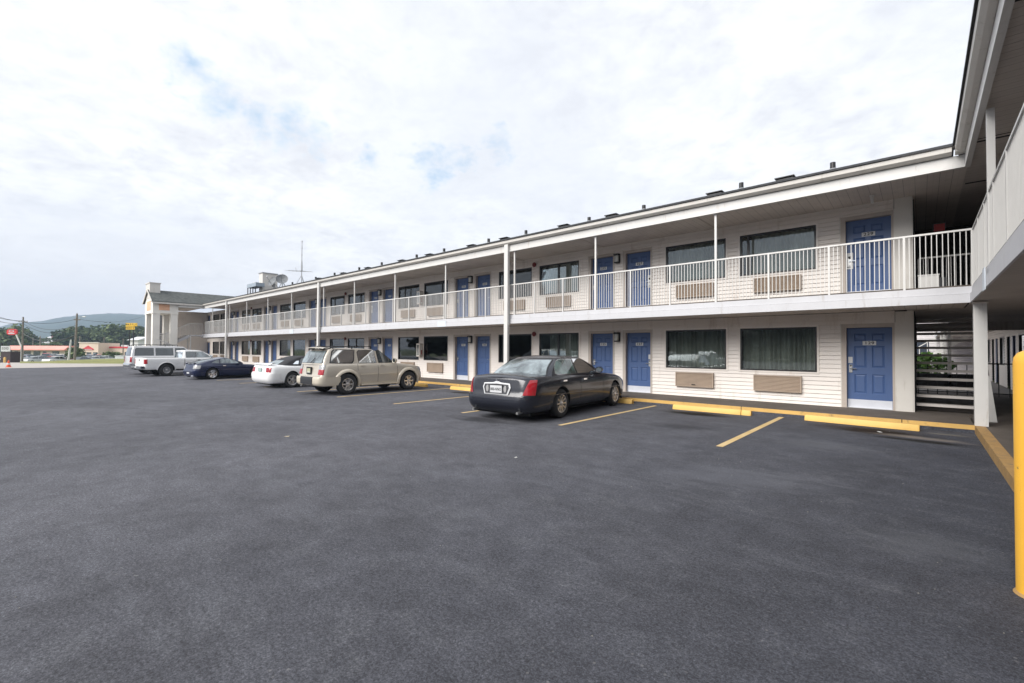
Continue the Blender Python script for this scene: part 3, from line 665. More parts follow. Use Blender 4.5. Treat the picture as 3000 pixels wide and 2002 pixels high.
# ------------------------------------------------------------------ railings
def railing(name, label, p0, p1, posts, side, parent=None, pitch=.0840, zt=4.02, zb=STp+.0, base=STp):
    """straight railing: handrail, foot rail, posts, and one infill panel of pickets between each two posts"""
    e = empty(name, (p0[0], p0[1], base)); tag(e, label, 'railing')
    A = Vector(p0); B = Vector(p1); d = (B-A); Lg = d.length; d = d/Lg; org = Vector((p0[0], p0[1], base))
    def P(t, z): return Vector((p0[0], p0[1], 0)) + Vector((d.x, d.y, 0))*t + Vector((0,0,z)) - org
    m = MB(); m.bar(P(0, zt), P(Lg, zt), .042, .036, WHITE); m.build('handrail', e)
    m = MB(); m.bar(P(0, base+.10), P(Lg, base+.10), .03, .03, WHITE); m.build('foot_rail', e)
    ts = sorted(set([0.0]+[t for t in posts if 0 < t < Lg]+[Lg]))
    rp = random.Random(5)
    for t in ts:
        m = MB(); c = P(t, 0); m.box(c.x-.02, c.x+.02, c.y-.02, c.y+.02, 0.0, zt-base-.018, WHITE); m.build('post', e)
    for a, b in zip(ts, ts[1:]):
        n = max(1, int(round((b-a)/pitch))); m = MB()
        for k in range(1, n):
            t = a+(b-a)*k/n; c0 = P(t, base+.115); c1 = P(t+rp.uniform(-.004,.004), zt-.018)
            m.bar(c0, c1, .0135, .0135, WHITE)
        m.build('picket_panel', e)
    return e
postx = [-.98, -2.30, -3.55, -4.82, -6.07, -7.3, -8.55, -9.8, -11.05, -12.25]
while postx[-1] > -49.5: postx.append(postx[-1]-1.27)
railing('balcony_railing', 'white picket railing along the upper walkway of the long wing', (.045, .062, 0), (-50.3, .062, 0), [.045-x for x in postx], 0)
rail2 = [1.06, 2.15, 3.4, 4.75, 6.1, 7.4, 8.7, 10.0, 11.3]
railing('balcony_railing', 'white picket railing of the side wing, rising steeply at the right edge', (.062, .02, 0), (.062, -14.0, 0), rail2, 0)
# ------------------------------------------------------------------ side wing
side = empty('motel_side_wing', (1.9, -4, 0)); SO = Vector((1.9, -4, 0)); tag(side, 'side wing of the motel overhead at the right edge, with soffit and walkway', 'motel')
def fs(o): o.location = o.location - SO; return o
g = MB(); g.box(0.0, .03, -16, 0.03, SB, STp, FASCIA); g.box(.032, .045, -16, .03, STp+.006, Z2-.03, FASCIA); g.box(0.045, 1.86, -16, .045, STp, Z2, WALK)
g.box(0.03, 1.86, .045, 9.0, STp, Z2, WALK); g.box(XE, .03, WY, 9.0, STp, Z2, WALK)
g.box(0.0, .03, 9.0, 34, SB, STp, FASCIA); g.box(.03, 1.86, 9.0, 34, STp, Z2-.01, WALK)
fs(g.build('walkway_slab', side))
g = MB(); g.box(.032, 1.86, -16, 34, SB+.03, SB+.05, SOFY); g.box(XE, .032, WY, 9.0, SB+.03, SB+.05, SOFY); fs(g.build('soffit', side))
g = MB(); g.box(-0.05, .03, -16, 0.03, 5.255, 5.50, WHITE); fs(g.build('roof_beam', side))
g = MB(); g.prism([(-.05, 5.51), (-.13, 5.515), (-.19, 5.56), (-.2, 5.645), (-.19, 5.655), (-.05, 5.655)], 1, -16, -.24, TRIM)
fs(g.build('gutter', side, smooth=20))
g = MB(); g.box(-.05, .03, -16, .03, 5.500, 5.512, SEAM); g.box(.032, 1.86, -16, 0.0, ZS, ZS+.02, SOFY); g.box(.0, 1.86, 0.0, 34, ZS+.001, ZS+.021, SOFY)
for y in (-1.2, -5.6, -9.7): g.box(.034, 1.86, y, y+.04, ZS-.012, ZS, SEAM); g.box(.034, 1.86, y-.13, y-.11, ZS-.006, ZS, SEAM)
g.box(.034, 1.86, 1.5, 1.55, ZS-.012, ZS, SEAM)
fs(g.build('soffit', side))
g = MB()
for (xa, xb, za, zb) in ((-0.23, 4.9, 5.66, 7.20), (4.9, 9.8, 7.20, 5.73)):
    g.add([(xa, -16, za), (xb, -16, zb), (xb, 34, zb), (xa, -.23 if xa < 0 else 34, za), (xa, -16, za+.05), (xb, -16, zb+.05), (xb, 34, zb+.05), (xa, -.23 if xa < 0 else 34, za+.05)],
          [(0,3,2,1),(4,5,6,7),(0,1,5,4),(1,2,6,5),(2,3,7,6),(3,0,4,7)], SHING)
g.box(0.0, 1.9, -.23, 34, 5.60, 5.66, SHING)
fs(g.build('roof', side))
g = MB(); g.box(-.19, -.05, -.30, -.05, 5.515, 5.70, TRIM); g.box(-1.0, -.19, -.2, -.05, 5.656, 5.705, TRIM); fs(g.build('gutter_corner', side))
# wall of the side wing, facing the walkway (x = 1.86), with openings seen through the passage
def siding_x(mb, y0, y1, z0, z1, holes, x, m, pitch=.1135, dep=.014):
    t = MB(); siding(t, y0, y1, z0, z1, holes, 0, m, pitch, dep)
    mb.add([(x+v[1], v[0], v[2]) for v in t.v], t.f, m)
sd_holes = []; y = 4.6
while y < 32:
    sd_holes += [(y, y+1.5, 1.03, 2.245), (y+2.2, y+3.1, .15, 2.2), (y+3.6, y+4.5, .15, 2.2)]; y += 5.2
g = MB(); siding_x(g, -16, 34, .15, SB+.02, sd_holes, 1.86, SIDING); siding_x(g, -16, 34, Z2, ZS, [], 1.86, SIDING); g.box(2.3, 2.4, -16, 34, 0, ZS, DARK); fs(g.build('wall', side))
for h in sd_holes:
    if h[3] > 2.22:
        m = MB(); m.box(1.85, 1.93, h[0], h[0]+.05, h[2], h[3], BLACKM); m.box(1.85, 1.93, h[1]-.05, h[1], h[2], h[3], BLACKM); m.box(1.85, 1.93, h[0]+.05, h[1]-.05, h[2], h[2]+.05, BLACKM); m.box(1.85, 1.93, h[0]+.05, h[1]-.05, h[3]-.05, h[3], BLACKM)
        w = fs(m.build('window', side)); m = MB(); m.box(1.89, 1.896, h[0]+.05, h[1]-.05, h[2]+.05, h[3]-.05, GLASS); m.build('pane', w)
    else:
        m = MB(); m.box(1.93, 1.97, h[0], h[1], .15, 2.2, BLUE); fs(m.build('door', side))
m = MB(); m.box(XE, 1.85, 9.0, 9.12, 2.30, SB+.02, SIDING); m.box(XE, XE+.02, 1.95, 9.0, .15, SB, DARK); fs(m.build('passage_shade_header', side))  # header and dark side sheet added to dim the view behind the stairs
# posts of the side wing
for (x0, x1, y0, y1, z0, z1, lab) in ((0.045, .235, 0.02, .19, .15, SB, 'thick cream corner post at ground level'), (.035, .125, -2.85, -2.76, Z2-.16, 5.256, 'slim white post against the side soffit'),
                          (.035, .125, -6.9, -6.81, Z2-.16, 5.256, None), (.05, .16, 12.0, 12.12, .15, SB, None), (.05, .16, 16.5, 16.6, .15, SB, None), (.05, .16, 21, 21.1, .15, SB, None)):
    m = MB(); m.box(x0, x1, y0, y1, z0, z1, WHITE); 
    if z0 < 1: m.box(x0-.015, x1+.015, y0-.015, y1+.015, z1-.03, z1, SIDING)
    o = fs(m.build('post', side)); 
    if lab: o['label'] = lab
m = MB(); m.box(-.014, -.002, -2.93, -2.62, SB-.04, STp+.12, PATCHP); fs(m.build('cover_plate', side))

# stairs in the passage, open treads rising away
st = empty('staircase', (.45, 2.2, .15)); tag(st, 'dim open-tread staircase rising away inside the ground floor passage', 'staircase')
TR = pm('stair_tread', (0.55, 0.52, 0.49), 0.6, var=.1)
for k in range(14):
    m = MB(); z = .30+k*.1985-.15; y = 0.05+k*.25; m.box(-1.27, 0.0, y, y+.23, z-.025, z+.035, TR); m.build('tread', st)
m = MB(); m.bar((-1.30, -.1, -.02), (-1.30, 3.8, 2.62), .04, .22, BLACKM); m.bar((.03, -.1, -.02), (.03, 3.8, 2.62), .04, .22, pm('stringer_paint', (.30, .28, .27), .6)); m.build('stringer', st)
# iron grid fence across the back of the passage
gf = empty('metal_grille', (.5, 8.6, .15)); tag(gf, 'black bar grille behind the stairs at the back of the passage', 'grille')
m = MB()
for k in range(12): m.bar((-1.3+k*.24, 0, 0), (-1.3+k*.24, 0, 1.05), .022, .022, BLACKM)
m.build('bars', gf)
m = MB(); m.bar((-1.35, 0, 1.06), (1.35, 0, 1.06), .04, .04, BLACKM); m.bar((-1.35, 0, .1), (1.35, 0, .1), .03, .03, BLACKM); m.build('rail', gf)
# leaning board beside the post
m = MB(); m.bar((.36, .85, .15), (.29, 1.2, 1.08), .11, .06, WHITE); o = m.build('leaning_board'); tag(o, 'pale board leaning behind the corner post in the passage', 'board')
# upper passage: inner walls coloured near black for the deep shade, red sign, white cabinet, inner rail
DW = pm('deep_shade_wall', (0.045, 0.038, 0.036), 0.8)
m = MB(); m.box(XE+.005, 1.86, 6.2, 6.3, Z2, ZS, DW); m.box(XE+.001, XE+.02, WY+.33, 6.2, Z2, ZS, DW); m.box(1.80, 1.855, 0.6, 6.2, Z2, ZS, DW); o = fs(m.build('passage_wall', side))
m = MB(); m.box(-.10, .10, -.04, .0, -.09, .09, pm('red_sign_face', (0.42, .012, .012), .4)); m.box(-.12, .12, .0, .03, -.11, .11, BLACKM); o = m.build('red_sign'); o.location = (-.36, 2.95, 4.70); tag(o, 'small red sign in the dark upper breezeway above the railing', 'sign')
e = empty('storage_cabinet', (-.60, 1.0, Z2)); tag(e, 'white cabinet standing in the dark upper breezeway', 'cabinet')
m = MB(); m.box(-.16, .18, 0, .35, 0, .36, WHITE); m.build('body', e); m = MB(); m.box(-.17, .19, -.01, .36, .36, .385, WHITE); m.box(.19, .30, .0, .30, .0, .30, PLASTIC); m.build('lid', e)
railing('stair_railing', 'inner white railing guarding the stair opening in the upper breezeway', (-.75, 2.6, 0), (1.75, 2.6, 0), [1.25], 0, zt=3.92, base=Z2)
# courtyard behind the passage
e = empty('courtyard_building', (0, 30, 0)); tag(e, 'pale building across the courtyard, glimpsed between the stair treads', 'building')
m = MB(); siding(m, -30, 16, .12, 6.0, [(-2.6, -.3, .12, 2.3)], 0, pm('pale_siding', (.55, .52, .53), .5)); m.box(-30, 16, .2, .3, 0, 6, DARK); m.build('wall', e)
m = MB(); m.prism([(-1.6, .2), (1.6, 2.5), (1.6, 2.75), (-1.6, .45)], 1, -1.6, -1.5, WHITE); o = m.build('outside_stair', e)
m = MB()
for k in range(9): m.bar((-1.6+k*.4, -1.55, .45+k*.29), (-1.6+k*.4, -1.55, 1.3+k*.29), .04, .04, WHITE)
m.bar((-1.6, -1.55, 1.35), (1.6, -1.55, 3.65), .05, .05, WHITE); m.build('stair_rail', e)
m = MB(); m.box(-2.6, -.3, .1, .14, .12, 2.3, pm('dark_blue_opening', (.02, .03, .05), .4)); m.build('door', e)
def leaves(mb, c, rad, n, size, mat, rng, squash=1.0, hollow=.3):
    for _ in range(n):
        while True:
            v = Vector((rng.uniform(-1,1), rng.uniform(-1,1), rng.uniform(-1,1)))
            if hollow < v.length <= 1: break
        p = Vector((c[0]+v.x*rad[0], c[1]+v.y*rad[1], c[2]+v.z*rad[2]))
        q = Vector((rng.gauss(0,1), rng.gauss(0,1), rng.gauss(0,1)+.6)).normalized().to_track_quat('Z','Y')
        s = size*rng.uniform(.6, 1.4)
        mb.add([p+q @ Vector((a*s, b*s*.8, 0)) for a, b in ((-1,-.3),(0,-1),(1,-.2),(.6,.9),(-.7,.8))], [(0,1,2,3,4)], mat)
rg = random.Random(11)
e = empty('shrub', (-.45, 15.5, .45)); tag(e, 'bright green shrub in the courtyard behind the stairs', 'shrub')
m = MB(); leaves(m, (0,0,.55), (.85,.7,.55), 700, .07, LEAFB, rg); m.build('foliage', e, fixn=False); m = MB(); m.cyl((0,0,-.05),(0,0,.5),.04,.02,BARK,6); m.build('stem', e)
m = MB(); m.box(-1.3, 1.0, 12.0, 12.1, .12, .72, DARK); o = m.build('stair_gap_wall'); tag(o, 'low dark wall added below the courtyard shrub to darken the stair gaps', 'planter')  # near-black wall put in to darken the lowest gaps between treads

rg = random.Random(31); m = MB()
GRIT = pm('pale_grit', (.20, .195, .185), .9, var=.3, scale=20)
for _ in range(240):
    d = rg.uniform(.0, 1.0)**.7*16; a = rg.uniform(-.5, 1.6); x = CP.x-d*math.sin(a); y = CP.y+d*math.cos(a)
    if y > -.1 or x > -.1 or d < 1.2: continue
    s = rg.uniform(.002, .006)*(1+d*.06); pts = [(x+s*rg.uniform(.6,1.2)*math.cos(k*1.257), y+s*rg.uniform(.5,1.2)*math.sin(k*1.257), .0015) for k in range(5)]
    top = [(x+(p[0]-x)*.6, y+(p[1]-y)*.6, s*.8) for p in pts]
    m.add(pts+top, [(5,6,7,8,9)]+[(k, (k+1) % 5, 5+(k+1) % 5, 5+k) for k in range(5)], GRIT)
tag(m.build('grit'), 'loose pale grit scattered on the asphalt', 'gravel', kind='stuff')
for k, (x, y, r_, w, h, c_) in enumerate(((-9.3, -9.2, .4,  .045, .025, (.42,.36,.25)), (-5.2, -7.6, 1.2, .02, .015, (.45,.45,.43)), (-1.35, -1.1, 2.2, .035, .03, (.7,.7,.7)))):
    m = MB(); m.add([(-w,-h,.003), (w,-h*.8,.006), (w*.9,h,.012), (-w*.8,h*.9,.004), (-w,-h,.006), (w,-h*.8,.009), (w*.9,h,.015), (-w*.8,h*.9,.007)], [(4,5,6,7),(0,1,5,4),(1,2,6,5),(2,3,7,6),(3,0,4,7)], pm('scrap_%d' % k, c_, .8)); o = m.build('paper_scrap'); o.location = (x, y, 0); o.rotation_euler.z = r_
    tag(o, ['small tan leaf scrap on the asphalt, left middle ground', 'tiny pale paper scrap on the asphalt near the centre', 'white paper scrap in front of the last parking block'][k], 'litter')
# parking blocks
def block(x0, x1, y, rz, lab, broken=False):
    Lh = (x1-x0)/2; e = MB(); w0, w1, h = .09, .055, .125
    prof = [(-w0, .0), (-w0, .03), (-w1, h), (w1, h), (w0, .03), (w0, .0)]
    def seg(a, b, ins0=.05, ins1=.05):
        rows = []
        for t, k in ((a, .85), (a+.03, 1), (b-.03, 1), (b, .85)):
            rows.append([(t, p*k, q*(1 if k == 1 else .9)) for p, q in prof])
        e.grid(rows, YELB); e.poly([(a, p*.85, q*.9) for p, q in prof][::-1], YELB); e.poly([(b, p*.85, q*.9) for p, q in prof], YELB)
    if broken: seg(-Lh, Lh-.23); seg(Lh-.215, Lh)
    else: seg(-Lh, Lh)
    o = e.build('parking_block', smooth=30); o.location = ((x0+x1)/2, y, .001); o.rotation_euler.z = R(rz)
    tag(o, lab, 'parking block', 'yellow parking blocks at the head of the bays'); return o
block(-5.78, -3.85, -.38, 1.5, 'yellow parking block with its right end cracked off', True)
block(-2.74, -.76, -.30, -3.0, 'yellow parking block nearest the corner post')
block(-9.0, -7.15, -.13, 2, 'yellow parking block poking out ahead of the dark sedan')
block(-14.75, -12.9, -.62, 0, 'yellow parking block left of the dark sedan, beyond an empty bay')
block(-18.2, -16.3, -.62, -2, 'yellow parking block under the nose of the gold off-roader')
block(-21.6, -19.7, -.6, 0, 'yellow parking block hidden ahead of the white convertible')
# yellow bollard at the right edge
e = empty('bollard', (-.155, -8.17, 0)); tag(e, 'thick yellow bollard cut by the right edge', 'bollard')
m = MB(); m.lathe([(0, .118), (1.52, .118), (1.56, .113), (1.59, .095), (1.61, .06), (1.617, .001)], YELBOL, 40, 'z'); m.build('post', e, smooth=40)
m = MB(); rr = random.Random(2); m.lathe([(.002, .132), (.010, .128), (.02, .118)], YELW, 24, 'z'); m.build('paint_collar', e, smooth=40)

# ------------------------------------------------------------------ end tower, stairs, roof gear
XP, YF, YB = -50.6, -3.80, -2.0
tw = empty('entrance_tower', (XP-1.4, -2.9, 0)); TO = Vector((XP-1.4, -2.9, 0)); tag(tw, 'cream gabled tower on square columns at the far end of the motel', 'tower')
def ft(o): o.location = o.location - TO; return o
STUC = pm('cream_stucco', (.80, .77, .71), .7, var=.05, scale=1.2); PEACH = pm('peach_panel', (.72, .42, .27), .7, var=.12, scale=1.5)
XWt = XP-3.1
for (x, y) in ((XP-.55, YF), (XP-.55, YB-.5), (XWt, YF), (XWt, YB-.5)):
    m = MB(); m.box(x, x+.55, y, y+.5, 0, 4.62, STUC); m.box(x-.04, x+.59, y-.04, y+.54, 4.60, 4.66, STUC); ft(m.build('column', tw))
m = MB(); m.box(XWt-.0, XP+.02, YF-.02, YB+.02, 4.66, 5.72, STUC)
m.prism([(XWt, 5.72), (XP+.02, 5.72), ((XWt+XP)/2, 6.62)], 1, YF-.02, YB, STUC); ft(m.build('upper_block', tw))
m = MB(); m.box(XP+.021, XP+.045, YF+.42, YB-.62, 4.92, 5.45, PEACH); ft(m.build('panel', tw)); m = MB(); m.box(XWt+.8, XP-.8, YF-.045, YF-.021, 4.92, 5.75, PEACH); ft(m.build('panel', tw))
m = MB(); xm = (XWt+XP)/2
for (xa, xb) in ((XP+.30, xm), (XWt-.30, xm)):
    za = 5.60; zb_ = 6.72
    m.add([(xa, YF-.15, za), (xa, 4.5, za), (xb, 4.5, zb_), (xb, YF-.15, zb_), (xa, YF-.15, za+.08), (xa, 4.5, za+.08), (xb, 4.5, zb_+.08), (xb, YF-.15, zb_+.08)], [(0,1,2,3),(4,5,6,7),(0,1,5,4),(1,2,6,5),(2,3,7,6),(3,0,4,7)], GSHING)
ft(m.build('roof', tw))
m = MB(); m.box(XP+.24, XP+.36, YF-.1, 0.0, 5.47, 5.60, TRIM); m.box(XP+.1, XP+.2, YB, .0, 5.25, 5.46, WHITE); ft(m.build('gutter', tw))
m = MB(); m.bar((XP+.36, YF-.17, 5.62), (xm, YF-.17, 6.76), .05, .12, TRIM); m.bar((XWt-.3, YF-.17, 5.62), (xm, YF-.17, 6.76), .05, .12, TRIM); ft(m.build('gable_trim', tw))
m = MB(); m.box(xm-1.2, xm+.45, YF-.05, YF+.7, 6.0, 7.35, TRIM); m.box(xm-1.25, xm+.5, YF-.1, YF+.75, 7.35, 7.43, TRIM); ft(m.build('chimney', tw))
railing('tower_railing', 'low white railing between the tower columns', (XP-.1, YF+.5, 0), (XP-.1, YB-.5, 0), [], 0, zt=2.85, base=1.75)
# side building behind the tower and stair landing
m = MB(); siding_x(m, YB, 1.86, 0.1, 5.3, [], -56.5, SIDING); m.box(-60, -56.53, YB, 1.86, .0, 5.3, DARK); ft(m.build('wall', tw))
m = MB(); m.box(-56.4, XP, YB, 0.0, ZS, ZS+.05, SOFX); ft(m.build('soffit', tw))
s2 = empty('outside_staircase', (-51.3, -.4, 0)); tag(s2, 'white switchback staircase beside the tower at the far end', 'staircase')
m = MB(); m.box(-.5, .5, -.6, 0.4, 2.70, 2.80, FASCIA); m.build('landing', s2)
m = MB(); m.prism([(-.6, 2.80), (-.6, 2.55), (-3.2, 1.15), (-3.2, 1.45)], 0, .25, .32, FASCIA); m.prism([(-.6, 2.80), (-.6, 2.55), (-3.2, 1.15), (-3.2, 1.45)], 0, -.9, -.83, FASCIA)
m.prism([(-3.2, 1.45), (-3.2, 1.2), (-.5, -.0), (-.5, .25)], 0, 1.3, 1.36, FASCIA); m.build('stringer', s2)
m = MB()
for k in range(12):
    y = -.7-k*.21; z = 2.72-k*.113; m.box(-.83, .25, y-.2, y, z, z+.03, WALK)
m.build('treads', s2)
m = MB(); m.bar((.29, -.6, 3.85), (.29, -3.2, 2.45), .05, .05, WHITE); m.bar((.45, .35, 3.85), (.45, -.6, 3.85), .05, .05, WHITE)
for k in range(22):
    t = k/21; m.bar((.29, -.6-2.6*t, 2.75-1.35*t), (.29, -.6-2.6*t, 3.83-1.38*t), .022, .022, WHITE)
for k in range(8): m.bar((.45, .35-.13*k, 2.8), (.45, .35-.13*k, 3.83), .022, .022, WHITE)
m.bar((1.33, -3.2, 2.35), (1.33, -.5, 1.15), .05, .05, WHITE)
for k in range(14):
    t = k/13; m.bar((1.33, -3.2+2.7*t, 1.3-1.15*t), (1.33, -3.2+2.7*t, 2.35-1.2*t), .022, .022, WHITE)
m.build('stair_rail', s2)
m = MB(); m.box(.42, .5, -.6, -.52, .0, 2.7, WHITE); m.box(-.5, -.42, -.6, -.52, .0, 2.7, WHITE); m.build('post', s2)

# roof-top gear
MESHG = pm('mesh_grey', (.17, .18, .19), .7, var=.3, scale=8)
def dish(loc, rz, lab):
    e = empty('satellite_dish', loc, rz); tag(e, lab, 'satellite dish', 'satellite dishes on the motel roof')
    m = MB(); m.lathe([(.15, .44), (.10, .38), (.06, .29), (.025, .17), (0, .02)], MESHG, 26, 'x'); o = m.build('reflector', e, smooth=60, fixn=False); o.location = (0, 0, .62); o.rotation_euler = (0, R(-24), 0)
    m = MB(); m.cyl((0,0,-.1), (-.04,0,.68), .04, .04, GAL, 8); m.bar((-.4,-.3,0), (-.05,0,.5), .04, .04, GAL); m.bar((-.4,.3,0), (-.05,0,.5), .04, .04, GAL); m.build('stand', e)
    m = MB(); m.bar((.1,0,.3), (.62,0,.95), .03, .03, GAL); m.cyl((.62,0,.93), (.55,0,1.02), .05, .05, PLATE, 8); m.build('feed_arm', e)
MESHG = pm('mesh_grey', (.17, .18, .19), .7, var=.3, scale=8)
dish((-40.2, 2.2, 6.42), R(-75), 'left one of two grey mesh satellite dishes on the roof'); dish((-38.75, 2.3, 6.45), R(-28), 'right one of two grey mesh satellite dishes on the roof')
e = empty('rooftop_unit', (-43.8, 3.1, 6.6)); tag(e, 'large cream box unit on the roof behind the dishes', 'roof unit')
m = MB(); m.box(-.35, .45, -.62, .62, -.1, 1.55, TRIM); m.build('body', e); m = MB(); m.box(-.4, .5, -.67, .67, 1.55, 1.62, GAL); m.build('lid', e); m = MB(); m.box(-.3, .4, -.55, .55, -.35, -.1, GAL); m.build('frame', e)
m = MB(); m.cyl((.45,.2,.5),(.5,.2,.5),.06,.06,INK,8); m.build('port', e)
e = empty('condenser_unit', (-43.4, 2.1, 6.38)); tag(e, 'blue-grey condenser on legs at the left of the roof gear', 'roof unit')
m = MB(); m.box(-1.5, .6, -.35, .35, .50, .82, pm('blue_grey_metal', (.28, .33, .38), .5)); m.cyl((-.3,0,.82),(-.3,0,.92),.30,.27,GAL,14); m.build('body', e)
for x in (-1.4, -.8, -.2, .4):
    m = MB(); m.bar((x, -.30, -.15), (x, -.30, .50), .06, .06, PLASTIC); m.build('leg', e)
e = empty('radio_mast', (-35.0, 2.2, 6.42)); tag(e, 'thin grey aerial mast on a tripod with a long crossed antenna', 'aerial')
m = MB(); m.cyl((0,0,0),(0,0,1.4),.03,.03,GAL,8); m.cyl((0,0,.9),(0,0,1.6),.065,.05,GAL,8); m.cyl((0,0,1.6),(0,0,3.2),.028,.022,GAL,8)
for z in (1.65, 2.1, 2.6, 3.1): m.cyl((0,0,z),(0,0,z+.06),.045,.045,GAL,8)
m.build('mast', e, smooth=40)
m = MB()
for a in (0, 120, 240): m.bar((.35*math.cos(R(a)), .35*math.sin(R(a)), -.05), (0,0,.62), .03, .03, GAL)
m.build('tripod', e)
m = MB(); m.bar((-1.9, -.2, 1.15), (1.15, .2, .78), .03, .03, GAL)
for k in range(6): m.bar((-1.8+k*.5, -.5+.05*k, 1.14-k*.06), (-1.8+k*.5, .25+.05*k, 1.14-k*.06), .014, .014, GAL)
m.bar((-.9,0,1.0),(-1.05,0,1.3),.02,.02,GAL); m.build('antenna', e)
# ------------------------------------------------------------------ vehicles
def lerp(a, b, t): return a+(b-a)*t
def tab(T, x):
    if x <= T[0][0]: return T[0][1]
    for (a, va), (b, vb) in zip(T, T[1:]):
        if x <= b:
            t = (x-a)/(b-a); t = t*t*(3-2*t) if len(T) > 2 else t
            return va+(vb-va)*((x-a)/(b-a)*.5+t*.5)
    return T[-1][1]
SEC = [(0.0, .86), (.03, .90), (.08, .935), (.16, .965), (.28, .985), (.42, .997), (.55, 1.0), (.66, .996), (.76, .985), (.84, .968), (.90, .945), (.945, .91), (.975, .865), (.992, .80), (1.0, .72)]
class Car:
    """nose towards +Y, right side +X, wheels on z = 0; origin under the rear axle centre line"""
    def __init__(s, name, label, cat, loc, rz, sc, **k):
        s.k = k; s.e = empty(name, (loc[0], loc[1], 0), R(rz)); s.ys = k.get('ys', 1.0); s.e.scale = (sc, sc*s.ys, sc); tag(s.e, label, cat)
        s.W = k['W']/2; s.y0 = -k['roh']; s.y1 = k['wb']+k['foh']; s.z0 = k.get('z0', .22); s.rc = k.get('rc', .32); s.sec = k.get('sec', SEC)
        s.paint = k['paint']
    def plan(s, y):
        d0 = y-s.y0; d1 = s.y1-y
        w = s.W*tab(s.k['plan'], y) if 'plan' in s.k else s.W
        for d, rc in ((d0, s.rc), (d1, s.rc*1.3)):
            if d < rc: d = max(0.0, d); w = min(w, w-rc*.8+.8*math.sqrt(max(0, rc*rc-(rc-d)**2)))
        return w
    def top(s, y): return tab(s.k['top'], y)
    def endsh(s, y, v):
        # vertical profile of nose and tail
        z = s.z0+v*(s.top(y)-s.z0)
        o = 0
        if y < s.y0+.6: o += tab(s.k['tail'], z)*(1-(y-s.y0)/.6)**2
        if y > s.y1-.6: o -= tab(s.k['nose'], z)*(1-(s.y1-y)/.6)**2
        return o
    def hw(s, y, z):
        v = (z-s.z0)/(s.top(y)-s.z0); v = max(0, min(1, v))
        for (a, ua), (b, ub) in zip(s.sec, s.sec[1:]):
            if v <= b: return s.plan(y)*(ua+(ub-ua)*(v-a)/(b-a))
        return s.plan(y)*s.sec[-1][1]
    def stations(s):
        ys = [s.y0+d for d in (0, .01, .03, .06, .1, .15, .21, .28, .36, .45, .55)]
        ys += [s.y1-d for d in (0, .01, .03, .07, .12, .18, .26, .35, .45, .56)]
        n = int((s.y1-s.y0-1.1)/.11); ys += [s.y0+.55+(s.y1-s.y0-1.11)*i/n for i in range(1, n)]
        return sorted(set(round(y, 4) for y in ys))
    def body(s, bed=None):
        mb = MB(); rows = []
        for y in s.stations():
            t = s.top(y); w = s.plan(y); cr = s.k.get('crown', .05)*(w/s.W)
            R_ = []
            for (v, u) in s.sec: R_.append((w*u, y+s.endsh(y, v), s.z0+v*(t-s.z0)))
            ux = s.sec[-1][1]
            for f in (.75, .5, .25): R_.append((w*ux*f, y+s.endsh(y, 1.0), t+cr*(1-f*f)))
            L_ = [(-x, yy, z) for x, yy, z in R_][::-1]
            rows.append(R_+[(0, y+s.endsh(y, 1.0), t+cr)]+L_)
        mb.grid(rows, s.paint, closed=True)
        n = len(rows[0])
        for r, flip in ((rows[0], 0), (rows[-1], 1)):
            for i in range(n//2):
                a, b, c, d = r[i], r[i+1], r[n-2-i] if i+1 < n//2 else r[i+1], r[n-1-i]
                q = [a, b, c, d] if c != b else [a, b, d]
                mb.poly(q, s.paint)
        o = mb.build('body', s.e)
        bm = bmesh.new(); bm.from_mesh(o.data); bmesh.ops.remove_doubles(bm, verts=bm.verts, dist=1e-5); bmesh.ops.recalc_face_normals(bm, faces=bm.faces); bm.to_mesh(o.data); bm.free()
        # wheel openings
        cut = MB(); wr = s.k['wr']+s.k.get('gap', .055)
        for y in (0, s.k['wb']):
            for sg in (-1, 1):
                cut.cyl((sg*(s.W-.33), y, s.k['wr']+.01), (sg*(s.W+.2), y, s.k['wr']+.01), wr, wr, CAVE, 40)
        if bed: cut.box(-bed[2], bed[2], bed[0], bed[1], bed[3], 2.0, PLASTIC)
        c = cut.build('cut')
        cm = bpy.data.objects.new('cutobj', c.data); COL.objects.link(cm)
        bo = bpy.data.objects.new('tmp', o.data); COL.objects.link(bo)
        md = bo.modifiers.new('b', 'BOOLEAN'); md.operation = 'DIFFERENCE'; md.object = cm; md.solver = 'EXACT'; md.material_mode = 'TRANSFER'
        bpy.context.view_layer.update()
        dg = bpy.context.evaluated_depsgraph_get(); me = bpy.data.meshes.new_from_object(bo.evaluated_get(dg))
        for x in (bo, cm, c): bpy.data.objects.remove(x)
        if len(me.polygons) > 100: o.data = me
        me = o.data; me.polygons.foreach_set('use_smooth', [True]*len(me.polygons)); me.set_sharp_from_angle(angle=R(38)); s.bodyo = o
        m = MB(); m.box(-s.W*.80, s.W*.80, s.y0+.25, s.y1-.25, s.z0-.05, s.z0+.02, CAVE); m.box(-.5, .5, s.y0+.5, s.y1-.5, s.z0-.1, s.z0-.04, CAVE)
        m.cyl((-s.W*.8, 0, s.k['wr']), (s.W*.8, 0, s.k['wr']), .05, .05, CAVE, 8); m.build('underbody', s.e)
        return o
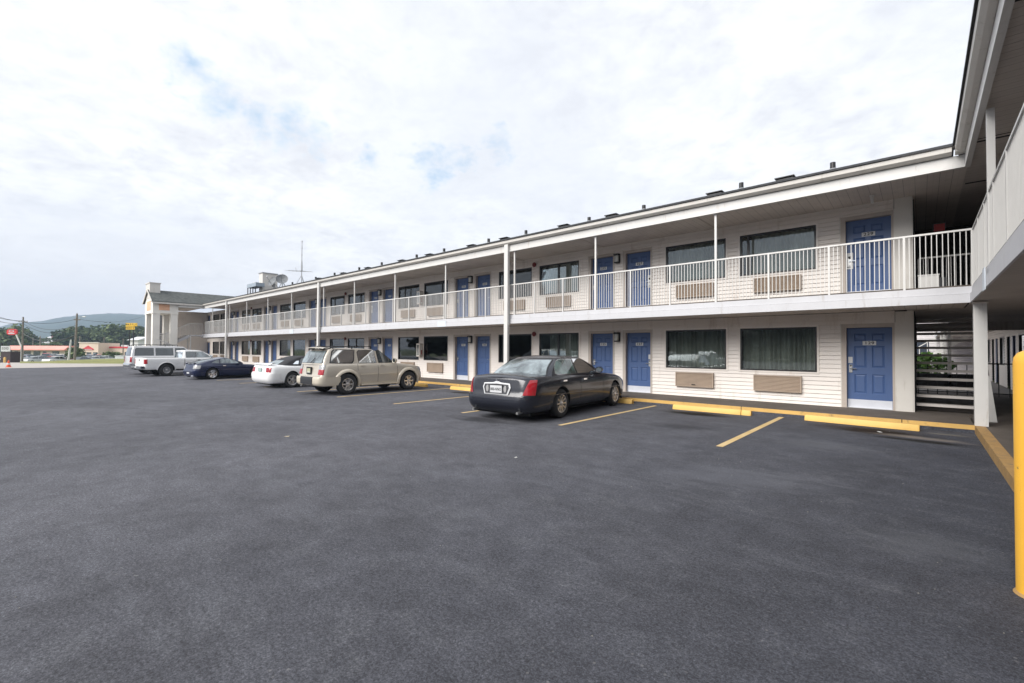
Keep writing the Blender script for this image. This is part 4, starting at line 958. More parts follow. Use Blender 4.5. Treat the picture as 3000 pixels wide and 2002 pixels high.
    def wheels(s, spokes=7, style='spoke', rimr=.62, tw=.22, mat=None, inset=.015):
        r = s.k['wr']; mat = mat or RIM; rr = r*rimr
        for y in (0, s.k['wb']):
            for sg in (-1, 1):
                w = empty('wheel', (sg*(s.W-tw/2-inset), y, r)); w.parent = s.e; w.name = 'wheel'; w.scale = (1, 1/s.ys, 1)
                if sg < 0: w.rotation_euler.z = math.pi
                m = MB(); h = tw/2
                m.lathe([(-h+.03, rr), (-h+.005, rr+.02), (-h, (rr+r)/2), (-h+.012, r-.025), (-h+.03, r-.006), (-h+.05, r), (h-.05, r), (h-.03, r-.006), (h-.012, r-.025), (h, (rr+r)/2), (h-.005, rr+.02), (h-.02, rr)], TYRE, 36)
                m.build('tyre', w, smooth=40)
                m = MB(); m.lathe([(h-.02, rr+.002), (h-.006, rr-.002), (h-.012, rr-.02), (-.02, rr-.035), (-.03, .02), (-.03, 0.001)], mat if style != 'dark' else CAVE, 32)
                m2 = MB()
                m.lathe([(-.025, rr-.036), (-.024, .001)], CAVE, 24)
                # spokes
                for k in range(spokes):
                    a = 2*math.pi*k/spokes; w0, w1 = (rr*.28, rr*.20) if spokes <= 6 else (rr*.17, rr*.15)
                    def P(x, rad, off): return (x, rad*math.cos(a)-off*math.sin(a), rad*math.sin(a)+off*math.cos(a))
                    x0, x1 = h-.022, h-.012
                    vs = [P(x0, rr*.15, -w0/2), P(x0, rr*.15, w0/2), P(x1, rr*.97, w1/2), P(x1, rr*.97, -w1/2), P(x0-.03, rr*.15, -w0/2), P(x0-.03, rr*.15, w0/2), P(x1-.04, rr*.97, w1/2), P(x1-.04, rr*.97, -w1/2)]
                    m.add(vs, [(0,1,2,3),(4,5,6,7),(0,1,5,4),(1,2,6,5),(2,3,7,6),(3,0,4,7)], mat)
                m.lathe([(h-.05, rr*.30), (h-.012, rr*.27), (h-.004, rr*.15), (h-.002, .001)], mat, 20)
                m.build('rim', w, smooth=40)
    def cabin(s, **c):
        """greenhouse: rings from belt to roof"""
        s.c = c; n = 6; rows = []; mat = c.get('mat', s.paint)
        def ring(t, shrink=1.0, z=None, rr=None):
            yf, yr = s.cyf(t), s.cyr(t); w = s.cw(t); r = rr or c.get('r', .16); bf, br = c.get('bf', .12), c.get('br', .08)
            zz_ = z if z is not None else lerp(c['zb'], c['zr'], t); pts = []
            cyc = (yf+yr)/2
            def P(x, y):
                # bow of front and rear screens
                if y > cyc: y -= bf*(x/w)**2*max(0, (y-(yf-.6))/.6)
                else: y += br*(x/w)**2*max(0, ((yr+.6)-y)/.6)
                zl = zz_
                if t == 0 and z is None: zl = min(zz_, s.top(max(s.y0, min(s.y1, y)))-.015+.0)
                return (x*shrink, cyc+(y-cyc)*shrink, zl)
            for k in range(9): pts.append(P(w, lerp(yr+r, yf-r, k/8)))
            for k in range(1, n): a = math.pi/2*k/n; pts.append(P(w-r+r*math.cos(a), yf-r+r*math.sin(a)))
            for k in range(9): pts.append(P(lerp(w-r, -(w-r), k/8), yf))
            for k in range(1, n): a = math.pi/2*k/n; pts.append(P(-(w-r)-r*math.sin(a), yf-r+r*math.cos(a)))
            for k in range(9): pts.append(P(-w, lerp(yf-r, yr+r, k/8)))
            for k in range(1, n): a = math.pi/2*k/n; pts.append(P(-(w-r)-r*math.cos(a), yr+r-r*math.sin(a)))
            for k in range(9): pts.append(P(lerp(-(w-r), w-r, k/8), yr))
            for k in range(1, n): a = math.pi/2*k/n; pts.append(P(w-r+r*math.sin(a), yr+r-r*math.cos(a)))
            return pts
        for t in (0, .2, .4, .6, .8, .9, .96, 1.0): rows.append(ring(t))
        cr = c.get('crown', .06)
        for sh in (.975, .93, .85, .72, .55, .35, .15): rows.append(ring(1.0, sh, c['zr']+cr*(1-sh**2.2)+.012*(1-sh)*0))
        m = MB(); m.grid(rows, mat, closed=True); m.poly(rows[-1], mat)
        o = m.build(c.get('name', 'roof'), s.e, smooth=50); return o
    def cyf(s, t): return lerp(s.c['yf'], s.c['yfr'], t*.45+.55*t**2.2)
    def cyr(s, t): 
        return lerp(s.c['yr'], s.c['yrr'], t*.45+.55*t**2.2)
    def cw(s, t): return lerp(s.c['wb'], s.c['wr'], t)
    def sidewin(s, pts, mat, frame=None, fw=.02, name='side_window', sides=(-1, 1), off=.004):
        c = s.c
        for sg in sides:
            m = MB()
            def X(z, o): t = (z-c['zb'])/(c['zr']-c['zb']); return sg*(s.cw(t)+o)
            cy_ = sum(p[0] for p in pts)/len(pts); cz_ = sum(p[1] for p in pts)/len(pts)
            if frame:
                big = []
                for (y, z) in pts:
                    d = math.hypot(y-cy_, z-cz_); k = 1+fw*1.5/d; big.append((cy_+(y-cy_)*k, cz_+(z-cz_)*k))
                m.poly([(X(z, off), y, z) for y, z in big], frame)
            m.poly([(X(z, off+.004), y, z) for y, z in pts], mat); 
            if frame:
                m.build(name, s.e)
            else: m.build(name, s.e)
    def screen(s, rear, t0, t1, fx, mat, frame=None, name='windscreen', off=.006, fxt=None):
        c = s.c; m = MB()
        for (o_, g, mt) in (((.004, .022, frame), (.009, 0, mat)) if frame else ((.006, 0, mat),)):
            rows = []
            for i in range(7):
                t = lerp(t0-g*.8, t1+g*.8, i/6); w = s.cw(t); fq = lerp(fx, fxt or fx, i/6); row = []
                for j in range(11):
                    x = lerp(-1, 1, j/10)*(w*fq+g)
                    if rear: y = s.cyr(t)+c.get('br', .08)*(x/w)**2-o_
                    else: y = s.cyf(t)-c.get('bf', .12)*(x/w)**2+o_
                    row.append((x, y, lerp(c['zb'], c['zr'], t)+o_*.7))
                rows.append(row)
            m.grid(rows, mt)
        m.build(name, s.e, smooth=60)
    def perim(s, z, n=60, reach=1.4, rear=True):
        """outline of the body at height z from the middle of the tail round the right corner and along the side"""
        pts = []; y = s.y0 if rear else s.y1; sg = 1 if rear else -1
        v = lambda yy: max(0, min(1, (z-s.z0)/(s.top(yy)-s.z0)))
        w0 = s.hw(y, z); m = 14
        for i in range(m): pts.append((w0*i/m, y+s.endsh(y, v(y))))
        for i in range(n+1):
            d = reach*(i/n)**2; yy = y+sg*d; pts.append((s.hw(yy, z), yy+s.endsh(yy, v(yy))))
        return pts
    def patch(s, name, u, zs, mat, off=.012, sides=(-1, 1), rear=True, thick=True, parent=None, nu=14, nz=5, smooth=50, us=None):
        """u=(u0,u1) arc positions along perim; zs=(z0,z1); us=((u0,u1) bottom,(u0,u1) top) for slanted shapes"""
        out = []
        for sg in sides:
            m = MB(); rows = []
            for i in range(nz):
                f = i/(nz-1); z = lerp(zs[0], zs[1], f)
                ua, ub = (u if us is None else (lerp(us[0][0], us[1][0], f), lerp(us[0][1], us[1][1], f)))
                P = s.perim(z, rear=rear); L = [0]
                for a, b in zip(P, P[1:]): L.append(L[-1]+math.hypot(b[0]-a[0], b[1]-a[1]))
                row = []
                for j in range(nu):
                    uu = lerp(ua, ub, j/(nu-1)); neg = uu < 0; q = abs(uu)
                    k = 0
                    while k < len(L)-2 and L[k+1] < q: k += 1
                    t = (q-L[k])/max(1e-9, L[k+1]-L[k]); x = lerp(P[k][0], P[k+1][0], t); y = lerp(P[k][1], P[k+1][1], t)
                    dx, dy = P[k+1][0]-P[k][0], P[k+1][1]-P[k][1]; l = math.hypot(dx, dy) or 1; nx, ny = (dy/l, -dx/l)
                    if not rear: nx, ny = (-dy/l, dx/l)
                    if rear and ny > 0 and nx < 0: nx, ny = -nx, -ny
                    if neg: x, nx = -x, -nx
                    row.append((sg*(x+nx*off), y+ny*off, z))
                rows.append(row)
            m.grid(rows, mat)
            if thick:
                def inn(p): return (p[0]*.985, p[1]+(.03 if rear else -.03), p[2])
                edge = rows[0]+[r[-1] for r in rows[1:]]+rows[-1][-2::-1]+[r[0] for r in rows[-2:0:-1]]
                m.grid([edge, [inn(p) for p in edge]], mat, closed=True)
            o = m.build(name, parent or s.e, smooth=smooth); out.append(o)
        return out
    def strip_v(s, y, za, zb, w=.010, mat=None, mb=None, slope=0.0):   # a door gap
        m = mb or MB()
        for sg in (-1, 1):
            rows = []
            for i in range(9):
                z = lerp(za, zb, i/8); yy = y+slope*(z-za)
                rows.append([(sg*(s.hw(yy, z)+.0035), yy-w/2, z), (sg*(s.hw(yy, z)+.0035), yy+w/2, z)])
            m.grid(rows, mat or SEAM)
        return m
    def strip_h(s, ya, yb, z, h, mat, off=.012, name='side_moulding', sides=(-1, 1), zend=None):
        for sg in sides:
            m = MB(); rows = []
            for i in range(17):
                y = lerp(ya, yb, i/16); zz_ = z if zend is None else lerp(z, zend, i/16)
                r = []
                for (dz, o_) in ((-h/2, -.004), (-h/2, off*.7), (0, off), (h/2, off*.7), (h/2, -.004)): r.append((sg*(s.hw(y, zz_+dz)+o_), y, zz_+dz))
                rows.append(r)
            m.grid(rows, mat); m.poly(rows[0], mat); m.poly(rows[-1][::-1], mat); m.build(name, s.e, smooth=40)
    def gaps(s, lst, extra=None):
        m = MB()
        for a in lst: s.strip_v(*a, mb=m)
        if extra: extra(m)
        m.build('door_gap', s.e)
    def handles(s, lst, mat):
        for (y, z) in lst:
            for sg in (-1, 1):
                x = s.hw(y, z); m = MB(); xx = sorted((sg*(x+.0), sg*(x+.032))); m.box(xx[0], xx[1], y-.085, y+.085, z-.018, z+.018, mat); m.build('door_handle', s.e)
    def mirrors(s, y, z, mat, wd=.20, h=.15, arm=None):
        for sg in (-1, 1):
            x = s.c['wb'] if z > s.c['zb'] else s.hw(y, z); x = s.cw(max(0, (z-s.c['zb'])/(s.c['zr']-s.c['zb']))) 
            m = MB(); q = x+.05; rows = []
            for i, (dy, k) in enumerate(((-.035, .80), (-.045, .98), (0.02, 1.0), (.06, .86), (.09, .5))):
                rows.append([(sg*(q+wd/2+wd/2*k*math.cos(a)*(1 if abs(math.cos(a)) < .9 else 1)), y+dy, z+h/2*k*math.sin(a)*1.0) for a in [2*math.pi*j/14 for j in range(14)]])
            m.grid(rows, mat, closed=True); m.poly(rows[-1], mat); m.poly([(p[0], p[1]-.001, p[2]) for p in rows[0]], CGL); m.bar((sg*(x-.03), y+.03, z-.03), (sg*(q+.03), y+.02, z-.03), .05, .045, mat)
            m.build('door_mirror', s.e, smooth=50)
    def flare(s, wid, thick, mat, a0=-12, a1=192, z=None):
        wr = s.k['wr']+s.k.get('gap', .055)
        for y in (0, s.k['wb']):
            for sg in (-1, 1):
                m = MB(); rows = []
                for i in range(29):
                    a = R(lerp(a0, a1, i/28)); row = []
                    for (dr, dx) in ((-.012, -.03), (-.012, thick), (wid*.35, thick*1.05), (wid*.8, thick*.6), (wid, .0), (wid, -.03)):
                        yy = y+(wr+dr)*math.cos(a); zz_ = s.k['wr']+(wr+dr)*math.sin(a); row.append((sg*(s.hw(max(s.y0+.1, min(s.y1-.1, yy)), zz_)+dx), yy, zz_))
                    rows.append(row)
                m.grid(rows, mat); m.build('wheel_arch', s.e, smooth=50)

CGL = glossglass('car_glass', (0.015, 0.02, 0.02)); CGLT = glossglass('green_car_glass', (0.10, 0.16, 0.145), .03); CGLB = glossglass('pale_car_glass', (0.16, 0.19, 0.20), .03)  # pale glass: bright sky reflection put into the diffuse colour
RUB = pm('black_rubber', (.015, .015, .015), .6)

# --- dark sedan
navy = carpaint('near_black_paint', (0.011, 0.013, 0.021), metal=.1, rough=.27)
c = Car('sedan', 'near-black sedan parked nose-in, red wedge tail lights and bright plate surround', 'car', (-7.96, -3.98), 5.2, 1.01, ys=1.0, W=1.93, wb=2.99, roh=1.33, foh=1.08, wr=.335, z0=.20, rc=.38, paint=navy, crown=.045,
  top=[(-1.40, .93), (-1.1, .985), (-.5, 1.0), (0.4, 1.0), (1.0, .985), (2.4, .965), (3.2, .90), (3.7, .80), (4.1, .66)],
  tail=[(.2, .16), (.30, .05), (.40, .0), (.56, 0.01), (.585, .07), (.62, .075), (.93, .118), (1.1, .17)], nose=[(.2, .12), (.4, 0), (.55, .02), (.7, .1), (.95, .2)],
  plan=[(-1.4, .945), (-.6, .99), (.8, 1.0), (2.4, 1.0), (3.4, .965), (4.1, .86)])
c.body(); c.wheels(10, rimr=.64, mat=pm('bright_rim', (.62, .60, .58), .25, metal=.8))
c.cabin(zb=.96, zr=1.385, yf=2.45, yfr=1.62, yr=-.60, yrr=.16, wb=.865, wr=.63, r=.17, bf=.18, br=.20, crown=.055)
c.screen(True, .09, .88, .90, CGLB, BLACKM, 'rear_window', fxt=.86); c.screen(False, .08, .92, .86, CGL, None, 'windscreen')
c.sidewin([(-.12, 1.03), (.0, 1.01), (.84, 1.005), (.88, 1.345), (.32, 1.345), (.14, 1.30), (-.02, 1.19)], CGLT, CHROME, .012); c.sidewin([(.93, 1.005), (1.98, 1.0), (1.60, 1.235), (1.38, 1.345), (.97, 1.35)], CGLT, CHROME, .012)
m = MB(); 
for sg in (-1, 1):
    pts = [(-.50, 1.0), (-.33, 1.0), (-.02, 1.33), (-.12, 1.345)]
    m.poly([(sg*(c.cw((z-.96)/.425)+.005 - (.03 if y < -.2 else 0)), y, z) for y, z in pts], pm('pale_reflective', (.35, .35, .40), .2, metal=.6)) if False else None
c.patch('tail_light', None, (.60, .925), LENSR, off=.016, us=((.70, .98), (.82, 1.0)), nz=7, nu=18)
c.patch('bumper', (-.0, 1.55), (.235, .565), navy, off=.028, nz=7, nu=30, smooth=60)
m = MB()
for (a, b) in (((-.42, .61), (-.37, .595)),): pass
fy = c.y0+.075
outl = [(-.33, .585), (-.39, .74), (-.36, .835), (-.10, .85), (0, .885), (.10, .85), (.36, .835), (.39, .74), (.33, .585)]
inn = [(-.30, .605), (-.352, .74), (-.33, .81), (-.10, .82), (0, .825), (.10, .82), (.33, .81), (.352, .74), (.30, .605)]
def ty(z): return c.y0+tab(c.k['tail'], z)-.022
for i in range(9):
    j = (i+1) % 9
    m.quad((outl[i][0], ty(outl[i][1]), outl[i][1]), (outl[j][0], ty(outl[j][1]), outl[j][1]), (inn[j][0], ty(inn[j][1])-.008, inn[j][1]), (inn[i][0], ty(inn[i][1])-.008, inn[i][1]), PLATE)
    m.quad((outl[i][0], ty(outl[i][1]), outl[i][1]), (outl[j][0], ty(outl[j][1]), outl[j][1]), (outl[j][0], ty(outl[j][1])+.04, outl[j][1]), (outl[i][0], ty(outl[i][1])+.04, outl[i][1]), CHROME)
m.poly([(x, ty(z)+.004, z) for x, z in inn], pm('plate_recess', (.06, .062, .07), .35, metal=.3))
o = m.build('plate_surround', c.e)
for sg in (-1, 1):
    m = MB(); m.lathe([(0, .06), (.01, .055), (.012, .001)], LENSC, 14, 'x'); q = m.build('reversing_light', o); q.rotation_euler = (0, 0, R(-90)); q.location = (sg*.25, ty(.7)-.002, .71); q.scale = (1, .7, 1.3)
m = MB(); m.box(-.165, .165, ty(.7)-.018, ty(.7)-.006, .625, .785, PLATE); m.box(-.185, .185, ty(.7)-.012, ty(.7)+.0, .785, .80, INK); pl = m.build('number_plate', c.e)
text_mesh('plate_letters', '000-NNO', .085, INK, pl, Matrix.Translation((0, ty(.7)-.02, .70)) @ FACE_S @ Matrix.Diagonal((.85, 1, 1, 1)), .001, 1, .001)
m = MB(); m.poly([(x, ty(.87)-.03+abs(x)*.1, z) for x, z in ((-.02,.885),(.02,.885),(.012,.93),(-.012,.93))], CHROME); m.build('badge', c.e)
c.gaps([(-.10, .40, .98, .010), (.90, .26, .98, .010), (2.18, .26, .95, .010)])
m = MB(); yy = lambda z: c.y0+tab(c.k['tail'], z)-.004
m.box(-.78, .78, ty(.585)+.012, ty(.585)+.03, .572, .582, SEAM); m.build('boot_gap', c.e)
c.handles([(.12, .86), (1.12, .855)], CHROME); c.mirrors(1.92, 1.06, navy, .20, .15)
c.strip_h(-.9, 3.3, .56, .022, navy, .008)
c.patch('head_light', (.5, .95), (.56, .70), LENSC, rear=False)
m = MB(); m.cyl((-.62, -1.34, .22), (-.62, -1.0, .24), .03, .03, STEEL, 10); m.cyl((.62, -1.34, .22), (.62, -1.0, .24), .03, .03, STEEL, 10); m.build('exhaust', c.e)

# --- gold off-roader
gold = carpaint('champagne_paint', (0.54, 0.49, 0.415), metal=.3, rough=.30); goldp = carpaint('pale_champagne', (0.60, 0.54, 0.44), metal=.2, rough=.35)
c = Car('off_roader', 'champagne gold off-roader with flared arches and a roof spoiler', 'car', (-16.50, -4.62), 2.0, .966, ys=1.0, W=1.80, wb=2.70, roh=1.02, foh=.80, wr=.375, gap=.075, z0=.33, rc=.24, paint=gold, crown=.03,
  top=[(-1.1, 1.10), (-.6, 1.12), (1.9, 1.11), (2.3, 1.08), (2.9, 1.02), (3.3, .95), (3.55, .86)],
  tail=[(.33, .1), (.40, .0), (.60, 0.0), (.66, .02), (.70, .07), (1.1, .13)], nose=[(.3, .1), (.45, 0), (.62, 0.02), (.9, .10)],
  sec=[(0.0, .93), (.04, .95), (.12, .965), (.3, .985), (.5, 1.0), (.62, 1.0), (.74, .99), (.85, .975), (.93, .955), (.98, .925), (1.0, .88)])
c.body(); c.wheels(6, rimr=.60, tw=.25, inset=-.035, mat=pm('bright_rim', (.62, .60, .58), .25, metal=.8))
c.cabin(zb=1.09, zr=1.63, yf=2.15, yfr=1.28, yr=-.93, yrr=-.66, wb=.83, wr=.69, r=.10, bf=.15, br=.05, crown=.05)
c.screen(True, .10, .88, .90, CGLB, BLACKM, 'rear_window'); c.screen(False, .08, .92, .86, CGL, None, 'windscreen')
c.sidewin([(-.62, 1.16), (.18, 1.14), (.26, 1.22), (.34, 1.60), (-.42, 1.60), (-.50, 1.54)], CGLB, PLASTIC, .03, name='side_window')
c.sidewin([(.50, 1.13), (1.22, 1.13), (1.18, 1.60), (.56, 1.60), (.47, 1.52)], CGLT, BLACKM, .014); c.sidewin([(1.34, 1.13), (2.02, 1.13), (1.88, 1.25), (1.42, 1.60), (1.28, 1.60)], CGL, BLACKM, .014)
c.flare(.10, .055, goldp)
c.patch('tail_light', (.60, .86), (.92, 1.08), LENSC, off=.02, nz=5); c.patch('tail_light', (.60, .86), (.74, .918), LENSR, off=.02, nz=5)
c.patch('bumper', (.40, 1.50), (.36, .66), goldp, off=.055, nz=6, nu=26, smooth=60); c.patch('step_bumper', (-.42, .42), (.40, .66), PLASTIC, off=.075, sides=(1,), nz=5, nu=10)
m = MB(); m.box(-.20, .13, c.y0+.045, c.y0+.085, .74, 1.0, PLASTIC); o = m.build('plate_holder', c.e); m = MB(); m.box(-.15, .09, c.y0+.035, c.y0+.044, .79, .95, pm('beige_plate', (.42, .42, .28), .5)); m.box(-.10, .05, c.y0+.030, c.y0+.0345, .80, .83, PLATE); m.build('number_plate', o)
m = MB(); rows = []
for i, (dy, z) in enumerate(((.05, 1.70), (-.10, 1.715), (-.22, 1.69), (-.225, 1.672), (-.08, 1.685), (.05, 1.66))): rows.append([(x, -.62+dy+.05*(x/.6)**2, z-.02*(x/.6)**4) for x in [lerp(-.62, .62, k/12) for k in range(13)]])
m.grid(rows, gold, closed=False); m.grid([rows[-1], rows[0]], gold); m.box(-.42, -.34, -.80, -.60, 1.62, 1.69, PLASTIC); m.box(.34, .42, -.80, -.60, 1.62, 1.69, PLASTIC); m.build('roof_spoiler', c.e, smooth=40)
m = MB()
for sg in (-1, 1):
    m.bar((sg*.56, -.4, 1.735), (sg*.56, 1.15, 1.735), .035, .03, PLASTIC)
    for y in (-.4, .35, 1.15): m.bar((sg*.56, y, 1.65), (sg*.56, y, 1.735), .05, .03, PLASTIC)
m.bar((-.56, .1, 1.74), (.56, .1, 1.74), .04, .02, PLASTIC); m.bar((-.56, .8, 1.74), (.56, .8, 1.74), .04, .02, PLASTIC); m.build('roof_rack', c.e)
c.gaps([(.42, .85, 1.10, .012), (1.28, .40, 1.10, .012), (2.16, .42, 1.08, .012)])
m = MB(); m.box(-.74, .74, c.y0+.055, c.y0+.062, .675, .685, SEAM); m.build('tailgate_gap', c.e)
m = MB(); m.bar((.1, -.98, 1.14), (.28, -.90, 1.32), .02, .02, RUB); m.build('wiper', c.e)
c.strip_h(.52, 1.24, .70, .05, goldp, .02); c.strip_h(1.32, 2.10, .70, .05, goldp, .02)
c.handles([(1.46, 1.02), (.62, 1.02)], gold); c.mirrors(1.98, 1.20, goldp, .20, .2); c.patch('head_light', (.5, .98), (.78, .93), LENSC, rear=False)
m = MB()
for sg in (-1, 1): m.box(min(sg*.80, sg*.93), max(sg*.80, sg*.93), .55, 2.15, .30, .36, goldp)
m.build('running_board', c.e)
m = MB(); m.cyl((-.45, -1.05, .32), (-.45, -.5, .34), .035, .035, STEEL, 10); m.box(-.3, .3, -.7, -.3, .26, .4, CAVE); m.build('exhaust', c.e)

# --- white convertible
wht = carpaint('white_car_paint', (.78, .78, .78), rough=.35)
SOFT = pm('black_canvas', (.022, .022, .026), .75, bump=.2)
c = Car('convertible', 'white convertible with a closed black canvas top and red tail lights', 'car', (-20.75, -4.75), 4.5, .965, ys=.86, W=1.83, wb=2.57, roh=1.12, foh=.93, wr=.325, z0=.20, rc=.30, paint=wht, crown=.03,
  top=[(-1.15, .94), (-.6, .96), (.3, .935), (1.6, .92), (2.4, .87), (3.0, .78), (3.5, .62)],
  tail=[(.2, .14), (.34, 0.02), (.60, .0), (.66, .05), (.95, .09)], nose=[(.2, .15), (.4, 0), (.6, .05), (.9, .2)], plan=[(-1.2, .96), (-.2, 1.0), (1.2, .97), (2.6, .99), (3.5, .85)])
c.body(); c.wheels(5, rimr=.66)
c.cabin(zb=.92, zr=1.27, yf=1.92, yfr=1.16, yr=-.62, yrr=.28, wb=.80, wr=.58, r=.20, bf=.14, br=.16, crown=.065, mat=SOFT, name='canvas_top')
c.screen(True, .12, .62, .62, CGLB, None, 'rear_window'); c.screen(False, .08, .92, .86, CGL, None)
c.sidewin([(.42, .985), (1.55, .975), (1.26, 1.14), (1.06, 1.235), (.62, 1.235), (.5, 1.14)], CGLB, RUB, .01); c.sidewin([(.08, .99), (.36, .985), (.44, 1.13), (.30, 1.12)], CGLB, RUB, .008)
for u in (.50, .61, .72): c.patch('tail_light', (u, u+.095), (.66, .86), LENSR, off=.014, nu=6, nz=4)
c.patch('bumper', (0, 1.25), (.24, .62), wht, off=.022, nz=6, nu=26, smooth=60)
m = MB(); m.box(-.15, .15, c.y0+.01, c.y0+.045, .68, .83, pm('green_plate', (.35, .45, .42), .5)); m.build('number_plate', c.e)
m = MB(); rows = []
for (dy, z) in ((.0, .985), (.10, 1.035), (.22, 1.04), (.22, 1.02), (.10, 1.015), (.02, .975)): rows.append([(x, -1.10+dy+.10*(x/.8)**2, z) for x in [lerp(-.76, .76, k/10) for k in range(11)]])
m.grid(rows, wht); m.grid([rows[-1], rows[0]], wht)
for x in (-.55, .55): m.box(x-.03, x+.03, -1.02, -.9, .94, 1.02, wht)
m.build('boot_spoiler', c.e, smooth=40)
c.gaps([(.55, .30, .90, .010), (1.85, .28, .88, .010)]); c.handles([(.72, .80)], wht); c.mirrors(1.58, 1.02, wht, .2, .14); c.patch('head_light', (.5, .9), (.58, .72), LENSC, rear=False)
c.strip_h(-.9, -.62, .58, .02, RUB, .006, 'side_marker')

# --- navy coupe
blu = carpaint('navy_paint', (.009, .016, .056), metal=.25, rough=.2)
c = Car('coupe', 'dark navy two-door coupe with chrome alloy wheels', 'car', (-28.55, -5.50), 9.5, .88, ys=.98, W=1.76, wb=2.53, roh=.93, foh=.94, wr=.32, z0=.17, rc=.34, paint=blu, crown=.02,
  top=[(-.98, .90), (-.6, .91), (.3, .88), (1.6, .86), (2.4, .80), (3.0, .70), (3.5, .54)],
  tail=[(.17, .12), (.3, .02), (.52, 0), (.58, .04), (.9, .10)], nose=[(.2, .15), (.35, 0), (.5, .04), (.8, .2)], plan=[(-1, .93), (-.1, 1.0), (1.2, .965), (2.5, .99), (3.5, .82)])
c.body(); c.wheels(6, rimr=.70, mat=CHROME, tw=.21)
c.cabin(zb=.86, zr=1.21, yf=2.0, yfr=1.14, yr=-.86, yrr=.42, wb=.79, wr=.56, r=.18, bf=.14, br=.16, crown=.065)
c.screen(True, .14, .90, .80, CGL, None, 'rear_window'); c.screen(False, .08, .92, .86, CGL, None)
c.sidewin([(-.02, .955), (.40, .925), (.44, 1.13), (.28, 1.10)], CGLB, RUB, .01); c.sidewin([(.47, .92), (1.62, .905), (1.28, 1.09), (1.0, 1.18), (.60, 1.18), (.5, 1.14)], CGLB, RUB, .01)
c.patch('tail_light', (.48, .92), (.62, .82), LENSC, off=.014, nu=12); c.patch('bumper', (0, 1.0), (.2, .56), blu, off=.02, nz=6, nu=24, smooth=60)
m = MB(); rows = []
for (dy, z) in ((.0, .965), (.14, .99), (.14, .975), (.02, .945)): rows.append([(x, -.92+dy+.12*(x/.8)**2, z) for x in [lerp(-.66, .66, k/10) for k in range(11)]])
m.grid(rows, blu); m.grid([rows[-1], rows[0]], blu); 
for x in (-.5, .5): m.box(x-.03, x+.03, -.86, -.75, .9, .97, blu)
m.build('boot_spoiler', c.e, smooth=40)
c.gaps([(.50, .28, .84, .010), (1.78, .26, .82, .010)]); c.handles([(.66, .78)], CHROME); c.mirrors(1.5, .96, blu, .19, .13)
m = MB(); m.box(-.15, .15, c.y0-.012, c.y0+.01, .34, .48, PLATE); m.build('number_plate', c.e); m = MB(); m.cyl((.52, -1.0, .2), (.52, -.7, .22), .05, .05, CHROME, 10); m.build('exhaust', c.e)
c.patch('head_light', (.45, .9), (.5, .62), LENSC, rear=False)

# --- white pickup
c = Car('pickup_truck', 'white pickup truck with an open bed, parked nose-in', 'pickup', (-33.5, -6.42), 7.2, .90, ys=.98, W=1.82, wb=3.32, roh=1.15, foh=.80, wr=.38, gap=.10, z0=.42, rc=.14, paint=wht, crown=.02,
  top=[(-1.2, 1.14), (.95, 1.14), (1.05, 1.12), (2.8, 1.10), (3.5, 1.05), (4.0, .96), (4.15, .88)],
  tail=[(.4, .06), (.6, .0), (1.15, .0)], nose=[(.4, .1), (.6, 0), (1.1, .06)],
  sec=[(0.0, .93), (.05, .955), (.2, .98), (.5, 1.0), (.75, 1.0), (.9, .99), (.97, .965), (1.0, .93)])
c.body(bed=(-1.08, .80, .70, .62)); c.wheels(6, rimr=.52, tw=.26, inset=-.0)
c.cabin(zb=1.09, zr=1.60, yf=2.92, yfr=2.12, yr=.92, yrr=1.02, wb=.82, wr=.66, r=.10, bf=.12, br=.03, crown=.05)
c.screen(True, .12, .86, .80, CGL, RUB, 'rear_window'); c.screen(False, .08, .92, .86, CGL, None)
c.sidewin([(1.12, 1.16), (1.66, 1.16), (1.68, 1.52), (1.14, 1.52)], CGL, RUB, .012); c.sidewin([(1.70, 1.16), (2.60, 1.16), (2.28, 1.40), (2.10, 1.52), (1.72, 1.52)], CGLB, RUB, .012)
c.patch('tail_light', (.74, .96), (.78, 1.06), LENSR, off=.016, nu=8)
m = MB(); m.box(-.84, .84, c.y0-.20, c.y0-.02, .50, .64, CHROME); m.box(-.8, .8, c.y0-.02, c.y0+.1, .5, .6, CAVE); m.build('bumper', c.e)
m = MB(); m.box(-.66, .66, c.y0-.012, c.y0+.01, .68, 1.10, wht); m.box(-.1, .1, c.y0-.02, c.y0-.012, .98, 1.04, SEAM); m.build('tailgate', c.e)
m = MB(); m.box(-.12, .12, c.y0-.215, c.y0-.205, .52, .63, PLATE); m.build('number_plate', c.e)
c.gaps([(1.0, .55, 1.08, .03), (1.68, .5, 1.08, .010), (2.86, .5, 1.08, .010)]); c.handles([(1.82, 1.0)], SEAM); c.mirrors(2.55, 1.22, wht, .22, .2); c.flare(.04, .02, wht, 0, 180)
c.patch('head_light', (.55, .9), (.75, .95), LENSC, rear=False)

